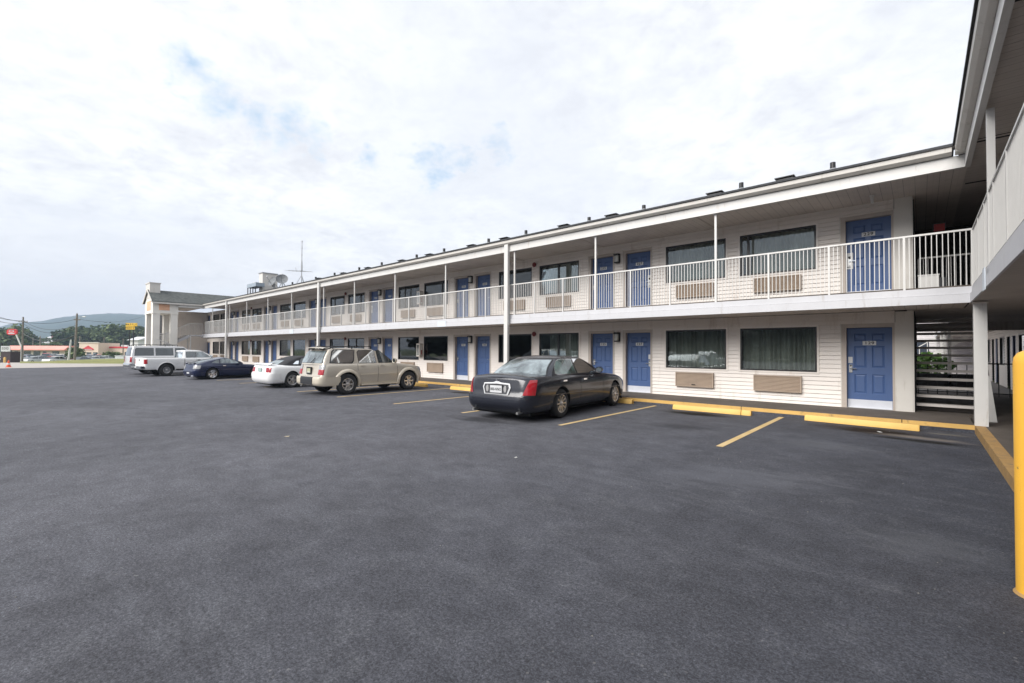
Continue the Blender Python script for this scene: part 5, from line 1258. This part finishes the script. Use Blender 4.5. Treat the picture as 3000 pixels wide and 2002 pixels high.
# --- silver and white wagon
slv = carpaint('silver_white_paint', (.60, .60, .61), metal=.2, rough=.35)
c = Car('long_wagon', 'very long silver wagon with three dark side windows, beyond the pickup', 'car', (-36.2, -6.55), 1, .93, ys=.85, W=1.98, wb=3.35, roh=1.32, foh=.92, wr=.39, gap=.08, z0=.40, rc=.16, paint=slv, crown=.02,
  top=[(-1.4, 1.16), (2.6, 1.15), (3.4, 1.12), (4.0, 1.05), (4.3, .95)], tail=[(.4, .06), (.6, .0), (.72, .03), (1.2, .06)], nose=[(.4, .1), (.6, 0), (1.1, .06)],
  sec=[(0.0, .93), (.05, .955), (.2, .98), (.5, 1.0), (.75, 1.0), (.9, .985), (.97, .96), (1.0, .93)])
c.body(); c.wheels(6, rimr=.55, tw=.25)
c.cabin(zb=1.13, zr=1.80, yf=2.95, yfr=2.15, yr=-1.27, yrr=-1.12, wb=.91, wr=.75, r=.10, bf=.14, br=.03, crown=.06)
c.screen(True, .12, .88, .84, CGL, RUB, 'rear_window'); c.screen(False, .08, .92, .86, CGL, None)
for pts in ([(-1.02, 1.22), (.12, 1.22), (.12, 1.70), (-.90, 1.70), (-.98, 1.62)], [(.26, 1.22), (1.36, 1.22), (1.34, 1.70), (.26, 1.70)], [(1.50, 1.22), (2.62, 1.22), (2.30, 1.52), (2.08, 1.70), (1.50, 1.70)]): c.sidewin(pts, CGL, RUB, .012)
c.patch('tail_light', (.80, 1.0), (.80, 1.14), LENSR, off=.016, nu=8); c.patch('bumper', (0, 1.4), (.46, .72), CHROME, off=.06, nz=5, nu=22)
m = MB()
for sg in (-1, 1):
    m.bar((sg*.62, -.9, 1.91), (sg*.62, 1.7, 1.91), .04, .035, PLASTIC)
    for y in (-.9, .0, .9, 1.7): m.bar((sg*.62, y, 1.8), (sg*.62, y, 1.91), .05, .03, PLASTIC)
m.bar((-.62, -.8, 1.915), (.62, -.8, 1.915), .04, .03, PLASTIC); m.bar((-.62, 1.2, 1.915), (.62, 1.2, 1.915), .04, .03, PLASTIC); m.build('roof_rack', c.e)
c.gaps([(.18, .8, 1.15, .010), (1.42, .5, 1.15, .010), (2.9, .5, 1.12, .010)]); c.handles([(.4, 1.04), (1.62, 1.04)], CHROME); c.mirrors(2.55, 1.30, slv, .24, .22); c.strip_h(-.6, 2.9, .78, .05, CHROME, .015)

# ------------------------------------------------------------------ far side of the road
def simple_car(pos, rz, col, lab, kind='car', name='parked_car', group='cars parked in the lot across the road'):
    L, Wd, H = (4.6, 1.8, 1.42) if kind == 'car' else (5.4, 1.95, 1.8)
    e = empty(name, pos, rz); tag(e, lab, 'car' if kind == 'car' else 'pickup', group)
    p = carpaint('far_paint_%s' % '_'.join(str(int(c_*100)) for c_ in col), col, rough=.35)
    zb = .92 if kind == 'car' else 1.1
    m = MB()
    if kind == 'car': prof = [(-2.3,.35),(-2.32,.62),(-2.2,.88),(-1.4,.95),(-.6,.95),(1.0,.93),(1.6,.86),(2.15,.74),(2.3,.55),(2.25,.3)]
    else: prof = [(-2.7,.45),(-2.7,1.1),(-.6,1.1),(1.4,1.08),(2.3,1.0),(2.6,.85),(2.62,.5)]
    rows = []
    for (x, k) in ((-Wd/2, .93), (-Wd/2+.05, .985), (-Wd/2+.2, 1.0), (Wd/2-.2, 1.0), (Wd/2-.05, .985), (Wd/2, .93)): rows.append([(y*(.97+.03*k), x, .3+(z-.3)*k) for y, z in prof])
    m.grid(rows, p); m.poly(rows[0], p); m.poly(rows[-1], p); m.build('body', e, smooth=35)
    m = MB(); g = [(-1.5, zb), (-.8, H-.03), (.35, H), (1.25, zb)] if kind == 'car' else [(-.55, zb), (-.45, H-.04), (.8, H), (1.5, zb)]
    a, b = Wd/2-.12, Wd/2-.32
    m.add([(y, -a if i in (0, 3) else -b, z) for i, (y, z) in enumerate(g)]+[(y, a if i in (0, 3) else b, z) for i, (y, z) in enumerate(g)], [(0,1,2,3),(4,5,6,7),(0,1,5,4),(2,3,7,6)], CGL)
    m.add([(g[1][0], -b-.01, g[1][1]), (g[2][0], -b-.01, g[2][1]), (g[2][0], b+.01, g[2][1]), (g[1][0], b+.01, g[1][1]), (g[1][0]+.1, -b+.05, g[1][1]+.05), (g[2][0]-.1, -b+.05, g[2][1]+.05), (g[2][0]-.1, b-.05, g[2][1]+.05), (g[1][0]+.1, b-.05, g[1][1]+.05)], [(4,5,6,7),(0,1,5,4),(1,2,6,5),(2,3,7,6),(3,0,4,7)], p)
    for y in (-.15,): 
        for sg in (-1, 1): m.bar((y, sg*(a+.002), zb), (y, sg*(b+.002), H), .07, .02, p)
    m.build('cabin', e)
    for x in (-1.4, 1.4):
        for sg in (-1, 1):
            m = MB(); m.cyl((x, sg*(Wd/2-.2), .31), (x, sg*(Wd/2+.01), .31), .32, .32, TYRE, 16); m.cyl((x, sg*(Wd/2), .31), (x, sg*(Wd/2+.02), .31), .18, .18, RIM, 12); m.build('wheel', e)
def on_ground(px, py, depth, z):
    P = far(px, py, depth); return (P.x, P.y, z)
AX = math.atan2(.7461, -.6657)
G2 = -1.8
for (px, dp, rz, col, lab, kind) in ((107, 98, 1.45, (.50, .53, .55), 'silver saloon at the left of the front row across the road', 'car'), (168, 98, 1.5, (.66, .67, .66), 'white saloon in the front row across the road', 'car'),
    (243, 96, 1.5, (.045, .05, .055), 'charcoal car just right of the tall pole across the road', 'car'), (68, 112, 2.2, (.16, .03, .04), 'maroon car behind the silver saloon', 'car'),
    (136, 122, 2.0, (.50, .02, .03), 'red pickup in front of the pink-roofed shops', 'truck'), (180, 128, 1.6, (.72, .72, .70), 'white car right beside the red pickup', 'car'),
    (262, 126, 1.9, (.28, .33, .42), 'pale blue car below the tan gabled shop', 'car'), (293, 126, 2.0, (.50, .03, .03), 'red car beneath the red-edged roof', 'car'),
    (45, 104, 1.5, (.72, .72, .72), 'white van at the far left of the lot across the road', 'truck'), (311, 110, 1.6, (.66, .66, .66), 'white car beside the green and white container', 'car'),
    (8, 100, 1.7, (.60, .60, .60), 'silver car half hidden behind the dark kiosk', 'car'), (205, 110, 1.5, (.30, .05, .05), 'dark red car behind the short white pole', 'car'),
    (285, 104, 1.45, (.62, .62, .60), 'cream white car right of the charcoal car', 'car'), (122, 108, 1.7, (.08, .09, .11), 'dark car peeking over the silver saloon', 'car'),
    (160, 138, 1.6, (.60, .61, .62), 'white car close to the pink-roofed shops, middle', 'car'), (325, 132, 1.6, (.13, .15, .2), 'dark blue car in front of the red-edged shop', 'car'), (60, 134, 1.6, (.55, .56, .58), 'silver car close to the left end of the pink shops', 'car'),
    (85, 126, 1.4, (.06, .13, .17), 'teal car near the left end of the pink-roofed shops', 'car')):
    simple_car(on_ground(px, 1040, dp, G2), AX-math.pi/2+rz-math.pi/2+1.57, col, lab, kind)
# shops across the road
PINK = pm('pink_roof_band', (.72, .30, .25), .7, var=.12, scale=.5); TAN = pm('tan_stucco', (.66, .53, .43), .8, var=.06, scale=.3); REDB = pm('red_band', (.55, .03, .04), .5); SHOPG = glossglass('shop_glass', (.04, .05, .06), .05)
CREAMW = pm('cream_shop_wall', (.70, .64, .56), .8)
fwd = Vector((-.6657, .7461, 0)).normalized(); rgt = Vector((.7462, .6657, 0)).normalized()
def shop(name, lab, pxa, pxb, depth, base, parts):
    """long low building square-on to the street; parts(mb-builder, length)"""
    A = far(pxa, 1020, depth); B = far(pxb, 1020, depth); e = empty(name, (A.x, A.y, base), math.atan2(B.y-A.y, B.x-A.x)); tag(e, lab, 'building'); parts(e, (B-A).length); return e
def shopA(e, L):
    m = MB(); m.box(0, L, 0, 10, 0, 2.6, CREAMW); m.box(-.5, L+.5, 4, 10, 2.6, 3.4, CREAMW); m.build('wall', e)
    m = MB(); m.prism([(-1.6, 2.45), (-1.6, 2.7), (0, 3.9), (2.2, 3.9), (2.2, 2.45)], 0, -.8, L+.8, PINK); m.build('roof', e)
    x = .8; k = 0
    while x < L-2:
        m = MB(); m.box(x, x+(2.2 if k % 3 else 1.1), -.06, .0, .3 if k % 2 else 0, 2.1, SHOPG); m.build('window', e); x += 3.1; k += 1
shop('shop_row', 'long low shop row with a pink roof band across the road', 36, 195, 150, G2, shopA)
def shopB(e, L):
    m = MB(); m.box(0, L, 0, 14, 0, 3.6, TAN); m.build('wall', e)
    m = MB(); m.box(-.1, L+.1, -.12, -.01, 3.25, 3.75, REDB); m.build('roof_band', e)
    for k in range(int(L/4)):
        m = MB(); m.box(.8+k*4, 2.9+k*4, -.05, 0, .2, 2.0, SHOPG); m.build('window', e)
    for k in range(3):
        m = MB(); m.box(5+k*7, 7+k*7, 3, 5, 3.6, 4.3, PLATE); m.build('roof_unit', e)
shop('flat_shop', 'tan flat-roofed shop with a red edge across the road', 287, 420, 150, G2, shopB)
def shopC(e, L):
    m = MB(); m.box(0, L, 0, 8, 0, 4.9, TAN); m.box(-.2, L+.2, -.2, .2, 4.9, 5.1, CREAMW); m.build('wall', e)
    m = MB(); m.prism([(1.2, 2.6), (4.6, 2.6), (4.6, 3.0), (2.9, 4.0), (1.2, 3.0)], 1, -.12, -.01, REDB); m.build('sign', e); m = MB(); m.box(1.6, 4.2, -.16, -.121, 2.75, 2.9, PLATE); m.build('sign_text', e)
    for k in range(3):
        m = MB(); m.box(.4+k*2, 1.9+k*2, -.05, 0, .1, 1.9, SHOPG); m.build('window', e)
shop('gabled_shop', 'taller tan shop front with a small red gable sign', 232, 288, 146, G2, shopC)
def whiteb(e, L):
    m = MB(); m.box(0, L, 0, 8, 0, 3.4, pm('white_wall', (.72, .72, .72), .7)); m.build('wall', e); m = MB(); m.prism([(-.8, 3.4), (8.8, 3.4), (4, 4.8)], 0, -.6, L+.6, PLATE); m.build('roof', e)
for (a, b, dp, z, lab) in ((136, 196, 330, 5.0, 'white building with a dark red block on the wooded slope'), (128, 146, 240, .5, 'small pink-white house above the shop row'), (166, 196, 230, -.8, 'pale green-roofed shed above the shop row'), (6, 26, 230, -1, 'white shed behind the trees at far left'), (80, 100, 240, -1.2, 'long white roof behind the left poles'), (380, 404, 170, 1.0, 'cream upper building beyond the tower')):
    shop('hillside_building', lab, a, b, dp, z, whiteb)
m = MB(); m.box(0, 9, -.5, 6, 0, 5, pm('dark_red_wall', (.16, .04, .05), .7)); o = m.build('billboard'); P = far(152, 1000, 325); o.location = (P.x, P.y, 6.5); o.rotation_euler.z = math.atan2(rgt.y, rgt.x); tag(o, 'dark red block beside the white hillside building', 'billboard')
# signs
def pole(px, depth, top_py, base_z, lab, r=.15, arms=(), lean=0):
    T = far(px, top_py, depth); e = empty('utility_pole', (T.x, T.y, base_z)); tag(e, lab, 'utility pole'); h = T.z-base_z
    m = MB(); m.cyl((-lean*rgt.x, -lean*rgt.y, 0), (0, 0, h), r*1.25, r*.8, WOODP, 10); m.build('pole', e, smooth=40)
    for (dz, w) in arms:
        m = MB(); d = rgt*w; m.bar((-d.x, -d.y, h-dz), (d.x, d.y, h-dz), .12, .12, WOODP)
        for k in (-.9, -.4, .4, .9): m.cyl((d.x*k, d.y*k, h-dz), (d.x*k, d.y*k, h-dz+.25), .05, .05, GAL, 6)
        m.build('cross_arm', e)
    return e, h
p1, h1 = pole(68, 84, 929, -1.6, 'wooden utility pole behind the leaning red sign', .14, ((.9, .8),))
p2, h2 = pole(226, 72, 919, -.9, 'tall pole with a street lamp arm, middle of the distant lot', .14, ((1.0, .5),), lean=.25)
m = MB(); m.bar((0,0,h2-.7), (rgt.x*.9, rgt.y*.9, h2-.45), .06, .06, GAL); m.build('lamp_arm', p2); m = MB(); m.cyl((rgt.x*.9, rgt.y*.9, h2-.52), (rgt.x*1.35, rgt.y*1.35, h2-.5), .10, .08, PLATE, 8); m.build('lamp_head', p2)
for (px, dp, tp, bz, lab, r) in ((118, 160, 985, -2, 'thin grey pole left of the hillside building', .16), (97, 165, 990, -2, 'thin pole between the two wooden poles', .14), (305, 170, 988, -2, 'thin pole behind the red-edged shop', .14), (361, 150, 992, -2, 'short pole beside the yellow sign', .12), (234, 150, 985, -2, 'thin pole just right of the lamp pole', .14)):
    pole(px, dp, tp, bz, lab, r)
e, h = pole(208, 92, 996, -1.8, 'short white leaning pole left of the lamp pole', .16, lean=.5)
for ch in e.children:
    ch.data.materials.clear(); ch.data.materials.append(WHITE)
# wires
m = MB(); 
def wire(A, B, sag, r=.035, n=14):
    A = Vector(A); B = Vector(B); pr = None
    for i in range(n+1):
        t = i/n; p = A.lerp(B, t); p.z -= sag*4*t*(1-t)
        if pr is not None: m.cyl(pr, p, r, r, PLASTIC, 4, caps=False)
        pr = p
T1 = far(68, 940, 84); T2 = far(226, 935, 72); TL = far(-160, 860, 60); TR = far(470, 900, 140)
for dz in (0, -.55, -1.7):
    d = Vector((0,0,dz)); wire(T1+d, T2+d+Vector((0,0,-.9)), 1.2); wire(TL+d, T1+d, 1.0); 
wire(T1+Vector((0,0,-2.3)), T2+Vector((0,0,-2.4)), 1.4, .07); wire(TL, T2, 2.0, .025); wire(T2, TR, 2.0, .025)
o = m.build('overhead_wires'); tag(o, 'thin overhead wires strung between the distant poles', 'wires')
# leaning red sign
P = far(36, 973, 90); e = empty('pole_sign', (P.x, P.y, G2), math.atan2(rgt.y, rgt.x)); tag(e, 'red rounded sign with a white ring on a slanting pole', 'sign'); hz = P.z-G2
m = MB(); rr_ = [( .95*math.copysign(abs(math.cos(a))**.5, math.cos(a)), .58*math.copysign(abs(math.sin(a))**.6, math.sin(a))) for a in [2*math.pi*k/28 for k in range(28)]]
m.prism([(x, hz+z) for x, z in rr_], 1, -.15, .15, pm('sign_red', (.62, .03, .04), .4)); m.build('sign_panel', e)
m = MB(); rows = []
for k in range(29):
    a = 2*math.pi*k/28; rows.append([(.52*math.cos(a), -.17, hz+.14+.24*math.sin(a)), (.38*math.cos(a), -.17, hz+.14+.13*math.sin(a))])
m.grid(rows, PLATE); m.box(-.62, .62, -.18, -.16, hz-.38, hz-.20, PLATE); m.build('emblem', e)
m = MB(); m.bar((.75, 0, hz-.5), (1.9, 0, hz-3.0), .16, .16, WHITE); m.bar((1.9, 0, hz-3.0), (1.9, 0, 0), .2, .2, GAL); m.build('support', e)
# yellow tile sign
P = far(384, 960, 78); e = empty('tile_sign', (P.x, P.y, -1.2), math.atan2(rgt.y, rgt.x)); tag(e, 'yellow letter-tile sign on two black posts left of the tower', 'sign'); hz = P.z+1.2
TY = pm('sign_yellow', (.80, .50, .04), .45)
m = MB(); m.bar((-.30, .1, 0), (-.30, .1, hz+.6), .12, .12, BLACKM); m.bar((.36, .1, 0), (.36, .1, hz+.6), .12, .12, BLACKM); m.box(-.95, 1.0, .02, .12, hz+.16, hz+.22, BLACKM); m.build('post', e)
for row, (s_, x0, z, w) in enumerate((('WAFFLE', -.86, hz+.50, .30), ('HOUSE', -.86, hz-.08, .28))):
    for k, ch in enumerate(s_):
        x = x0+k*(w+.02); m = MB(); m.box(x, x+w, -.06, .05, z-.26, z+.26, TY if k or row == 0 and k else TY); t = m.build('letter_tile', e)
        text_mesh('letter', ch, .46, INK, t, Matrix.Translation((x+w/2, -.066, z)) @ FACE_S @ Matrix.Diagonal((.75, 1, 1, 1)), .004, 1, .012)
# white marquee board on dark kiosk at far left
P = far(17, 1030, 60); e = empty('kiosk', (P.x, P.y, -.25), math.atan2(rgt.y, rgt.x)); tag(e, 'dark kiosk with a small white letter board at the far left', 'kiosk')
m = MB(); m.box(-.62, .62, 0, 1.2, -.2, 1.25, pm('dark_brown', (.045, .03, .035), .7)); m.build('body', e)
m = MB(); m.box(-.60, .62, -.06, 0, 1.28, 2.0, PLATE); b = m.build('board', e); m = MB()
for k, (x, w) in enumerate(((-.45, .14), (-.22, .18), (.04, .1), (.2, .2))): m.box(x, x+w, -.07, -.061, 1.55, 1.82, INK); m.box(x+.03, x+w-.03, -.075, -.071, 1.62, 1.76, PLATE)
m.build('board_letters', b); m = MB(); m.bar((-.75, .2, -.2), (-.75, .2, 2.4), .12, .12, BLACKM); m.build('post', e)
P = far(14, 1056, 47); e = empty('small_bollard', (P.x, P.y, 0)); tag(e, 'short yellow post beside the dark kiosk', 'bollard'); m = MB(); m.lathe([(0, .09), (.52, .09), (.57, .05), (.58, .001)], YEL, 12, 'z'); m.build('post', e, smooth=40)
P = far(25, 1070, 36.5); e = empty('traffic_cone', (P.x, P.y, .003)); tag(e, 'orange traffic cone on the pale driveway at far left', 'traffic cone')
m = MB(); m.box(-.19, .19, -.19, .19, 0, .03, pm('cone_orange', (.75, .10, .03), .5)); m.lathe([(.03, .14), (.55, .03), (.56, .001)], MATS['cone_orange'], 14, 'z'); m.build('cone', e, smooth=40); m = MB(); m.lathe([(.20, .112), (.32, .088)], PLATE, 14, 'z'); m.build('white_band', e)
P = far(349, 1043, 92); e = empty('recycling_container', (P.x, P.y, G2), math.atan2(rgt.y, rgt.x)); tag(e, 'container with white top and bright green base beyond the wagon', 'container')
m = MB(); m.box(-.9, .9, 0, 1.2, .1, 1.0, pm('lime_green', (.12, .55, .10), .5)); m.build('green_base', e); m = MB(); m.box(-.88, .88, .02, 1.18, 1.0, 1.75, PLATE); m.box(-.95, .95, -.03, 1.22, 1.75, 1.82, PLATE); m.build('white_top', e)
# low grass bank and bush line
m = MB(); ys = []
def treeat(px, depth, base, h, w, lab, mat, seed, name='tree', grp='trees beyond the shops'):
    rg = random.Random(seed); P = far(px, 1000, depth); e = empty(name, (P.x, P.y, base)); tag(e, lab, 'tree', grp)
    m = MB()
    n = rg.randint(5, 8)
    for k in range(n):
        a = rg.uniform(0, 6.28); rd = rg.uniform(.05, .34)*w; z = h*rg.uniform(.42, .84); q = w*rg.uniform(.22, .34)
        leaves(m, (rd*math.cos(a), rd*math.sin(a), z), (q, q, q*rg.uniform(.7, 1.0)), 110, max(.22, w*.05), mat, rg)
    leaves(m, (0, 0, h*.62), (w*.36, w*.36, h*.36), 220, max(.25, w*.055), mat, rg)
    m.build('crown', e, fixn=False)
    m = MB(); m.cyl((0,0,0), (0,0,h*.6), .03*h, .012*h, BARK, 7)
    for k in range(4): a = k*1.7; m.cyl((0,0,h*.35), (math.cos(a)*w*.25, math.sin(a)*w*.25, h*.65), .012*h, .006*h, BARK, 5)
    m.build('trunk', e)
kinds = ['dense dark green tree', 'broad mid-green tree', 'tall narrow dark tree', 'pale olive loose-crowned tree']
rg0 = random.Random(21)
tl = [(-40, 190, 9, 9), (-12, 200, 12, 12), (14, 180, 10, 10), (40, 185, 8, 9), (62, 200, 13, 10), (75, 210, 11, 9), (95, 260, 8, 12), (118, 280, 9, 12), (140, 290, 7, 12), (165, 300, 8, 14), (108, 190, 5, 6), (130, 185, 5, 7), (150, 185, 5, 7),
      (196, 210, 12, 11), (212, 230, 14, 12), (234, 240, 15, 13), (255, 235, 14, 12), (275, 240, 15, 13), (296, 235, 13, 12), (318, 240, 14, 13), (340, 230, 16, 13), (362, 235, 14, 13), (384, 240, 15, 14), (410, 240, 13, 13), (435, 240, 13, 12), (460, 250, 12, 13), (485, 250, 12, 13), (510, 250, 12, 13)]
where = ['at the left edge', 'just right of the left edge', 'behind the kiosk', 'behind the leaning red sign', 'behind the wooden utility pole', 'right of the wooden pole', 'below the mountain, left', 'left of the hillside building', 'below the hillside building', 'right of the hillside building', 'low over the pink shops, left', 'low over the pink shops, middle', 'low over the pink shops, right',
         'left of the lamp pole', 'right behind the lamp pole', 'above the tan gabled shop, left', 'above the tan gabled shop, middle', 'above the tan gabled shop, right', 'above the red-edged shop, left', 'above the red-edged shop, middle', 'left of the yellow sign', 'right behind the yellow sign', 'between yellow sign and tower', 'seen through the tower, first', 'seen through the tower, second', 'seen through the tower, third', 'seen through the tower, fourth', 'hidden behind the tower stairs']
for i, (px, dp, h, w) in enumerate(tl):
    k = (i*7+3) % 4; treeat(px, dp, G2, h, w, '%s %s' % (kinds[k], where[i]), [LEAFD, LEAFM, LEAFD, LEAFM][k], 100+i)
treeat(216, 100, G2, 3.6, 3.6, 'small bushy tree at the foot of the lamp pole, before the shops', LEAFM, 77, 'small_tree')
treeat(330, 118, G2, 2.0, 4.2, 'low round bush beside the green container', LEAFM, 78, 'bush')
# far wood between tree row and hills
m = MB(); rg = random.Random(5)
for k in range(260):
    px = rg.uniform(-120, 620); dp = rg.uniform(330, 620); P = far(px, 1000, dp); hh = rg.uniform(6, 11)
    leaves(m, (P.x, P.y, G2+hh*.5), (9, 9, hh*.55), 26, 1.7, LEAFD if rg.random() < .6 else LEAFM, rg)
o = m.build('distant_wood', fixn=False); tag(o, 'distant band of woodland below the mountain', 'woodland', kind='stuff')
for x, y, rz, col, lab in ((-15.5, -27, .1, (.70, .70, .70), 'white car seen only as a reflection in the lower windows'), (-19.5, -27.5, -.05, (.35, .36, .38), 'grey car seen only as a reflection in the lower windows'), (-30.5, -28, .0, (.65, .65, .65), 'pale car mirrored far along the lower windows')):
    simple_car((x, y, 0), math.pi/2+rz, col, lab, 'car', 'parked_car', 'cars behind the photographer')
m = MB(); m.box(-120, 40, -80, -79.6, 0, 5.0, CREAMW); m.box(-120, 40, -79.6, -79.5, .8, 2.0, SHOPG); o = m.build('street_building'); tag(o, 'low unseen building added behind the photographer, mirrored darkly in the windows', 'building')  # out of view, put in to close the bright gap under the mirrored trees
LEAFS = leaf_mat('grey_leaves', (.020, .026, .018), (.045, .052, .036))
# trees and shops on the street behind the photographer: they are what the windows mirror
m = MB(); rg = random.Random(15)
for k in range(120):
    x = rg.uniform(-110, 30); y = rg.uniform(-74, -62); hh = rg.uniform(5.0, 8.5); leaves(m, (x, y, hh*.5), (4.5, 4, hh*.52), 60, 1.0, LEAFS, rg, hollow=0)
o = m.build('street_wood', fixn=False); tag(o, 'row of trees behind the photographer', 'woodland', kind='stuff')
# the mountain
hillm = bpy.data.materials.new('wooded_hill'); hillm.use_nodes = True; t = hillm.node_tree; b = t.nodes['Principled BSDF']; tcn = N(t, 'ShaderNodeTexCoord')
f = noise_tex(t, tcn.outputs['Object'], .03, 10, .75); cc = ramp(t, f, [(.35, (.010, .028, .026)), (.5, (.022, .045, .034)), (.68, (.045, .068, .045))]); lk(t, cc, b.inputs['Base Color']); b.inputs['Roughness'].default_value = 1
RG = [(-400, 1008), (-150, 992), (0, 960), (34, 951), (67, 947), (115, 944), (153, 936), (191, 930), (249, 925), (287, 921.5), (335, 920.5), (400, 923), (470, 925), (540, 930), (640, 945), (800, 985), (950, 1010)]
m = MB(); rows = []
for i in range(121):
    px = -400+1350*i/120; py = tab(RG, px); rows.append([])
    for j in range(22):
        f_ = j/21; dp = lerp(800, 1500, f_); Pz = far(px, py, 1500).z; P = far(px, 1000, dp)
        sh = math.sin(f_*math.pi/2)**1.25; nz = noise.noise(Vector((P.x*.004, P.y*.004, 0)))*22+noise.noise(Vector((P.x*.015, P.y*.015, 3)))*7
        rows[-1].append((P.x, P.y, G2-2+(Pz+2)*sh+nz*sh*(1-f_)*1.2+noise.noise(Vector((P.x*.05, P.y*.05, 9)))*1.6*sh))
m.grid(rows, hillm); o = m.build('hills', smooth=60); tag(o, kind='structure')
# air between here and the mountain
HZ = bpy.data.materials.new('haze_air'); HZ.use_nodes = True; t = HZ.node_tree; t.nodes.clear()
pv = N(t, 'ShaderNodeVolumePrincipled', inp={'Density': 0.00036, 'Anisotropy': 0.0}); pv.inputs['Color'].default_value = (.62, .78, 1.0, 1)
oo = N(t, 'ShaderNodeOutputMaterial'); lk(t, pv.outputs[0], oo.inputs['Volume'])
m = MB(); m.box(-1900, 400, -700, 1900, -12, 150, HZ); o = m.build('haze'); tag(o, 'faint pale haze in the air', 'haze', kind='stuff')
